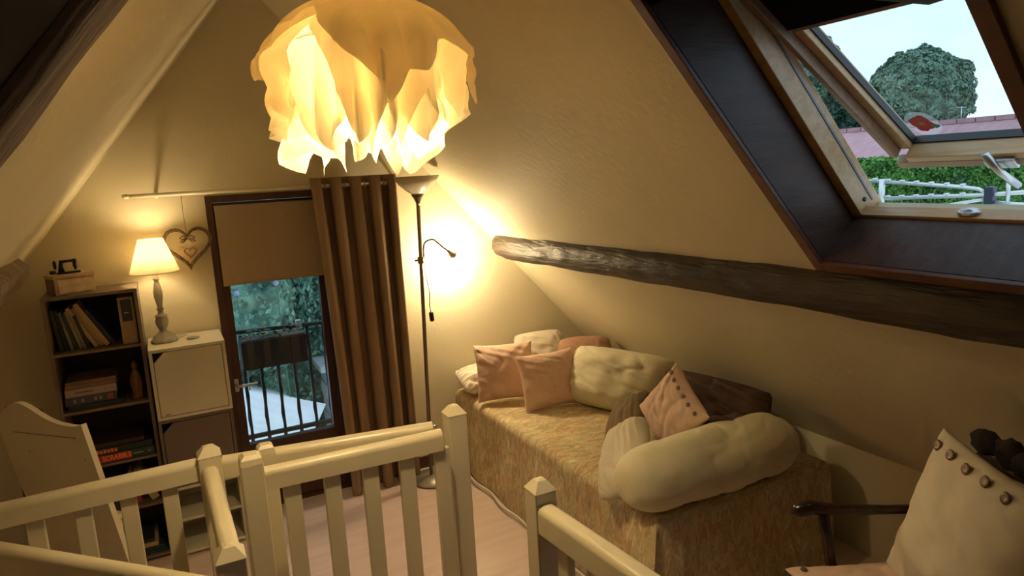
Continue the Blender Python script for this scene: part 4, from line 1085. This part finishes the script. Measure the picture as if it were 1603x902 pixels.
# cream cushion leaning on the back
PcR = Wd * 1.0; PcU = Vector((0, 0, 1)) * 1 + U * .30
c2 = AC(.108, .035, .700)
pc, (Rc, Uc, Nc) = cushion('buttoned_cushion', c2, PcR + Vector((0, 0, -.06)), PcU, .46, .47, .13, M_whitecot, 'large cream cushion with six round brown buttons leaning on the armchair back', None, seed=21, minz=.50, corner=3, pinch=.05)
sg = -1 if Nc.dot(U) > 0 else 1
buttons(pc, c2, Rc, Uc, Nc * sg, [(-.185 + .074 * k, .190 + (.004 if k % 2 else 0), on_face(-.185 + .074 * k, .190, .46, .47, .13, 3)) for k in range(6)], .0165)
# black scarf bundled on the chair back
sf = thing('black_scarf', AC(.27, .05, .9), 'black woollen scarf bundled on top of the armchair back', 'scarf')
for i in range(5):
    bm = bmesh.new(); bmesh.ops.create_icosphere(bm, subdivisions=3, radius=1)
    c_ = AC(.270 + .01 * (i % 2), -.13 + .085 * i, .905 - .002 * i); rx_ = (.030, .055, .036 + .008 * (i % 2))
    for v_ in bm.verts:
        k = 1 + .25 * noise.noise(v_.co * 2 + Vector((i * 5, 0, 0))) + .12 * noise.noise(v_.co * 6)
        q = v_.co * k; v_.co = c_ + U * q.x * rx_[0] + Wd * q.y * rx_[1] + Vector((0, 0, q.z * rx_[2]))
    obj_bm('fold', bm, M_scarf, sf, True)

# ============================================================ OUTSIDE
GZ = -2.75
struct(box('ground', (-30, D + .3, GZ - .1), (60, 60, GZ), M_grass, bev=0), 'garden lawn outside')
def leaves_obj(name, C_, Nn, size, m, parent=None, seed=0):
    rng = np.random.default_rng(seed); k = len(C_)
    a = rng.normal(size=(k, 3)); n_ = Nn + rng.normal(size=(k, 3)) * .7; n_ /= np.linalg.norm(n_, axis=1, keepdims=True)
    u = np.cross(n_, a); u /= np.linalg.norm(u, axis=1, keepdims=True); w_ = np.cross(n_, u)
    s = (size * rng.uniform(.6, 1.3, size=(k, 1)))
    V = np.empty((k, 4, 3)); V[:, 0] = C_ - u * s; V[:, 1] = C_ + w_ * s * .55 + n_ * s * .1; V[:, 2] = C_ + u * s; V[:, 3] = C_ - w_ * s * .55 + n_ * s * .1
    if parent is not None:
        off = np.array(wm(parent).translation); V = V - off
    me = bpy.data.meshes.new(name); me.vertices.add(k * 4); me.vertices.foreach_set('co', V.reshape(-1))
    me.loops.add(k * 4); me.loops.foreach_set('vertex_index', np.arange(k * 4, dtype=np.int32))
    me.polygons.add(k); me.polygons.foreach_set('loop_start', np.arange(0, k * 4, 4, dtype=np.int32)); me.polygons.foreach_set('loop_total', np.full(k, 4, dtype=np.int32))
    me.materials.append(m); me.update(); me.validate()
    o_ = bpy.data.objects.new(name, me); COL.objects.link(o_)
    if parent is not None: o_.parent = parent
    o_['kind'] = 'stuff'
    return o_
def blob_points(c, r, k, seed, lump=.25):
    rng = np.random.default_rng(seed); d = rng.normal(size=(k, 3)); d /= np.linalg.norm(d, axis=1, keepdims=True)
    rad = np.array([1 + lump * noise.noise(Vector(q * 2.2) + Vector((seed, 0, 0))) + lump * .6 * noise.noise(Vector(q * 6) + Vector((0, seed, 0))) for q in d])
    rad *= 1 - .18 * rng.random(k) ** 2
    return np.array(c) + d * rad[:, None] * np.array(r), d
def tree(x, y, r, rz, zc, seed, label, m=M_leaft, k=9000, size=.16, name='tree', group=None):
    t = thing(name, (x, y, GZ), label, 'tree', group)
    P_, d_ = blob_points((x, y, zc), (r, r, rz), k, seed); leaves_obj('crown', P_, d_, size * .5, m, t, seed)
    bm = bmesh.new(); bmesh.ops.create_icosphere(bm, subdivisions=3, radius=1)
    for v_ in bm.verts: v_.co = Vector((x, y, zc)) + Vector((v_.co.x * r * .82, v_.co.y * r * .82, v_.co.z * rz * .82))
    obj_bm('inner_foliage', bm, m, t, True)
    tube('trunk', [(x, y, GZ), (x + .1, y, (GZ + zc) / 2), (x, y, zc)], [.3, .24, .15], M_bark, t, 10)
    return t
tree(30, 19.6, 2.15, 2.0, 3.75, 11, 'large round green tree seen through the skylight pane', k=42000, size=.20)
tree(28, 24.6, 2.3, 2.1, 5.3, 12, 'tree glimpsed in the gap between skylight jamb and sash', k=18000, size=.2)
tree(34, 25.4, 1.7, 1.9, 3.2, 13, 'smaller dark tree low in the skylight gap', k=14000, size=.2, m=M_leafd)
# neighbour's roof
nh = thing('neighbour_house', (22, 12, GZ), 'neighbouring house with long clay tiled roof beyond the hedge', 'house')
vs = [(16.5, 2, .9), (16.5, 24, .9), (20.5, 2, 2.40), (20.5, 24, 2.40), (24.5, 2, .9), (24.5, 24, .9), (16.5, 2, .75), (16.5, 24, .75), (24.5, 2, .75), (24.5, 24, .75)]
obj('roof', vs, [(0, 2, 3, 1), (2, 4, 5, 3), (6, 7, 9, 8), (0, 1, 7, 6), (4, 8, 9, 5), (0, 6, 8, 4, 2), (1, 3, 5, 9, 7)], M_tile, nh)
P_ = [bx((20.3, 2 + .5 * k, 2.34), (20.7, 2.46 + .5 * k, 2.47)) for k in range(43)]
v, f = join(P_); obj('ridge_tiles', v, f, M_tile, nh)['kind'] = 'stuff'
obj('wall', *bx((17, 2.5, GZ), (24, 23.5, .76)), M_render, nh)
tube('roof_aerial', [(20.5, 11.98, 2.4), (20.5, 11.98, 2.80)], .012, M_alu, nh, 6)
tube('roof_aerial', [(20.5, 11.85, 2.77), (20.5, 12.12, 2.79)], .010, M_alu, nh, 6)
# hedge
hg = thing('hedge', (13, 9, GZ), 'bright green leafy hedge seen below the open skylight sash', 'hedge')
rng = np.random.default_rng(5); k = 46000
C_ = np.stack([12.45 + .12 * rng.random(k), 4.5 + 10 * rng.random(k), GZ + 1.5 + (1.50 - GZ - 1.5) * rng.random(k)], 1)
C_[:, 0] += np.array([.28 * noise.noise(Vector((c_[1] * 1.3, c_[2] * 1.6, 2))) for c_ in C_])
leaves_obj('foliage', C_, np.tile([-.9, 0, .3], (k, 1)), .045, M_leaf, hg, 5)
k = 6000; C2 = np.stack([12.4 + 1.1 * rng.random(k), 4.5 + 10 * rng.random(k), 1.47 + .10 * rng.random(k)], 1)
leaves_obj('foliage_top', C2, np.tile([0, 0, 1.], (k, 1)), .065, M_leaf, hg, 6)
obj('hedge_core', *bx((12.6, 4.5, GZ), (13.5, 14.5, 1.45)), M_leafd, hg)
# aerial outside the skylight
ae = thing('roof_mast_aerial', (4.5, 2.45, GZ), 'pale metal aerial with long rods meeting at a dark clamp outside the skylight', 'aerial')
XA = 4.5
def rod(name, pts, r_, m=M_alu, par=ae): return tube(name, pts, r_, m, par, 8)
rod('upper_boom', [(XA, 3.26, 1.535), (XA, 2.62, 1.490), (XA, 2.50, 1.475), (XA, 2.455, 1.450)], .012)
rod('lower_boom', [(XA, 3.23, 1.405), (XA, 2.45, 1.440), (XA, 2.05, 1.475)], .013)
rod('strut', [(XA, 2.92, 1.330), (XA, 2.46, 1.415)], .010)
rod('upright', [(XA - .01, 3.135, 1.33), (XA - .01, 3.135, 1.545)], .020)
box('clamp', (XA - .03, 2.405, 1.385), (XA + .02, 2.455, 1.490), M_navy, ae, bev=.006)
rod('mast', [(XA + .05, 2.43, GZ), (XA + .05, 2.43, 1.40)], .025)
rod('mast_bracket', [(XA, 2.40, 1.395), (XA, 2.24, 1.385)], .012)
rod('upright', [(XA - .01, 2.33, 1.395), (XA - .01, 2.33, 1.545)], .012)
for y in np.linspace(3.2, 2.6, 7):
    rod('element', [(XA - .02, y, 1.550 - (3.26 - y) * .070), (XA + .03, y, 1.550 - (3.26 - y) * .070)], .006)
    rod('element', [(XA - .02, y, 1.420 + (3.23 - y) * .045), (XA + .03, y, 1.420 + (3.23 - y) * .045)], .006)

# balcony railing outside the door
rl = thing('balcony_railing', (.6, 4.32, 0), 'black iron balcony railing outside the glazed door', 'railing')
YR = 4.30
slabf = struct(box('balcony_slab', (-.3, D + .205, -.15), (1.5, 4.45, -.02), M_concrete, bev=0))
rod('top_bar', [(-.2, YR, .905), (1.4, YR, .860)], .014, M_iron, rl)
box('bottom_bar', (-.2, YR - .012, .225), (1.4, YR + .012, .25), M_iron, rl, bev=.002)
for k in range(16):
    x = -.13 + k * .0965
    pts = []
    for q in range(13):
        z = -.02 + (.905 - .018) * q / 12; pts.append((x + .002 * math.sin(q * 2.1), YR, z))
    tube('bar', pts, [.0095 + .003 * (q % 2) for q in range(13)], M_iron, rl, 6)
pb = thing('planter_box', (.52, 4.22, .70), 'dark brown planter box hung inside the balcony railing', 'planter')
box('trough', (.335, 4.12, .695), (.70, 4.27, .86), mat('dark_planter', (.007, .005, .006), .7), pb, bev=.006)
for x in (.40, .64): tube('hanger', [(x, 4.272, .80), (x, 4.30, .90), (x, 4.325, .87)], .004, M_iron, pb, 6)
box('soil', (.345, 4.13, .861), (.69, 4.26, .865), M_bark, pb, bev=.0)
rg = np.random.default_rng(8); k = 90
C_ = np.stack([.35 + .34 * rg.random(k), 4.13 + .12 * rg.random(k), .865 + .05 * rg.random(k) ** 2], 1)
leaves_obj('seedlings', C_, np.tile([0, 0, 1.], (k, 1)), .016, M_leafd, pb, 8)
tg = box('metal_clip', (.675, 4.28, .875), (.705, 4.32, .915), M_alu, None, bev=.003); tag(tg, 'small pale clip on the railing top bar above the planter', 'clip')
# climbing shrubs behind
def bush(x, y, zc, r, rz, seed, label, m=M_leafd, k=7000, size=.05, flowers=0):
    t = thing('shrub', (x, y, GZ), label, 'shrub', 'shrubs beyond the balcony')
    P_, d_ = blob_points((x, y, zc), (r, r * .7, rz), k, seed, .3); leaves_obj('foliage', P_, d_, size * .8, m, t, seed)
    bm = bmesh.new(); bmesh.ops.create_icosphere(bm, subdivisions=3, radius=1)
    for v_ in bm.verts: v_.co = Vector((x, y, zc)) + Vector((v_.co.x * r * .84, v_.co.y * r * .58, v_.co.z * rz * .84))
    obj_bm('inner_foliage', bm, m, t, True)
    tube('stem', [(x, y, GZ), (x, y, zc)], [.08, .05], M_bark, t, 8)
    return t
M_leafb = mat('blue_green_leaf', (.22, .42, .30), .55, c2=(.03, .09, .07), scale=3, lo=.35, hi=.62)
bush(.75, 8.9, .55, 1.7, 2.6, 31, 'tall dark ivy-clad shrub filling the left of the door view', M_leafb, 26000, .055)
bush(2.3, 8.6, .45, 1.5, 2.9, 32, 'dense blue-green shrub at the right of the door view', M_leafb, 26000, .055)
bush(-.9, 10.5, .9, 2.0, 3.0, 33, 'dark shrub beyond the balcony to the left', M_leafd, 9000, .07)
bush(2.0, 11.8, 1.8, 2.8, 3.2, 34, 'tall background tree mass behind the shrubs', M_leafd, 12000, .08)
bush(.6, 7.75, .55, .75, .95, 35, 'loose flowering shrub closest to the balcony', M_leafb, 6000, .045)
def flower(x, y, z, m, lab):
    t = thing('flower', (x, y, GZ), lab, 'flower')
    tube('stem', [(x + .05, y + .1, GZ), (x + .02, y + .05, -.5), (x, y + .006, z)], .006, M_leafd, t, 6)
    for k in range(6):
        a = 2 * PI * k / 6
        c_ = Vector((x + .028 * math.cos(a) * .55, y, z + .015 * math.sin(a)))
        vs = [c_ + Vector((.012 * math.cos(b_), -.01 + .006 * math.cos(b_), .012 * math.sin(b_))) for b_ in [2 * PI * q / 8 for q in range(8)]] + [c_ + Vector((0, .004, 0))]
        obj('petal', vs, [(q, (q + 1) % 8, 8) for q in range(8)], m, t)
    lathe('flower_centre', [(0, -.006), (.007, -.004), (.007, .004), (0, .006)], (x, y - .008, z), M_petal, t, 8)
flower(.585, 6.95, .74, M_petalw, 'lilac flower head, left of the pale pair above the planter')
flower(.95, 6.95, .79, M_petalw, 'lilac flower head, right one above the railing clip')
flower(.31 + .12, 6.95, .68, M_petal, 'yellow blossom left above the railing')
# parasol
pa = thing('garden_parasol', (-.44, 6.83, GZ), 'large white garden parasol seen from above behind the railing', 'parasol')
c_ = Vector((-.44, 6.83, .15)); Rr = 1.72; nS = 8; vs = [c_]; fs = []
rows = 10
for j in range(1, rows + 1):
    t = j / rows
    for k in range(64):
        a = 2 * PI * k / 64; loc = (a % (2 * PI / nS)) - PI / nS
        rad = Rr * math.cos(PI / nS) / math.cos(loc) * t
        z = c_.z - .62 * t ** 1.15 + .035 * t * (1 - (abs(loc) / (PI / nS)) ** 2) * -1
        vs.append((c_.x + rad * math.cos(a), c_.y + rad * math.sin(a), z))
for k in range(64): fs.append((0, 1 + k, 1 + (k + 1) % 64))
for j in range(rows - 1):
    for k in range(64):
        a = 1 + j * 64 + k; b_ = 1 + j * 64 + (k + 1) % 64; fs.append((a, a + 64, b_ + 64, b_))
o = obj('canopy', vs, fs, M_parasol, pa, True); md = o.modifiers.new('t', 'SOLIDIFY'); md.thickness = .006
tube('pole', [(c_.x, c_.y, GZ), (c_.x, c_.y, c_.z - .02)], .025, M_alu, pa, 10)
for k in range(8):
    a = 2 * PI * k / 8 ; tube('rib', [c_ + Vector((0, 0, -.04)), c_ + Vector((Rr * .5 * math.cos(a), Rr * .5 * math.sin(a), -.34)), c_ + Vector((Rr * .97 * math.cos(a), Rr * .97 * math.sin(a), -.66))], .008, M_alu, pa, 6)
# stone pillar and shed at the right
sp_ = thing('stone_pillar', (1.62, 7.6, GZ), 'pale stone gate pillar right of the parasol', 'pillar')
yy = GZ
k = 0
while yy < -.42:
    box('stone', (1.43 + .01 * (k % 2), 7.42, yy), (1.85, 7.80, yy + .165), M_concrete, sp_, bev=.012); yy += .175; k += 1
box('cap_stone', (1.36, 7.35, yy), (1.92, 7.87, yy + .07), M_concrete, sp_, bev=.01)
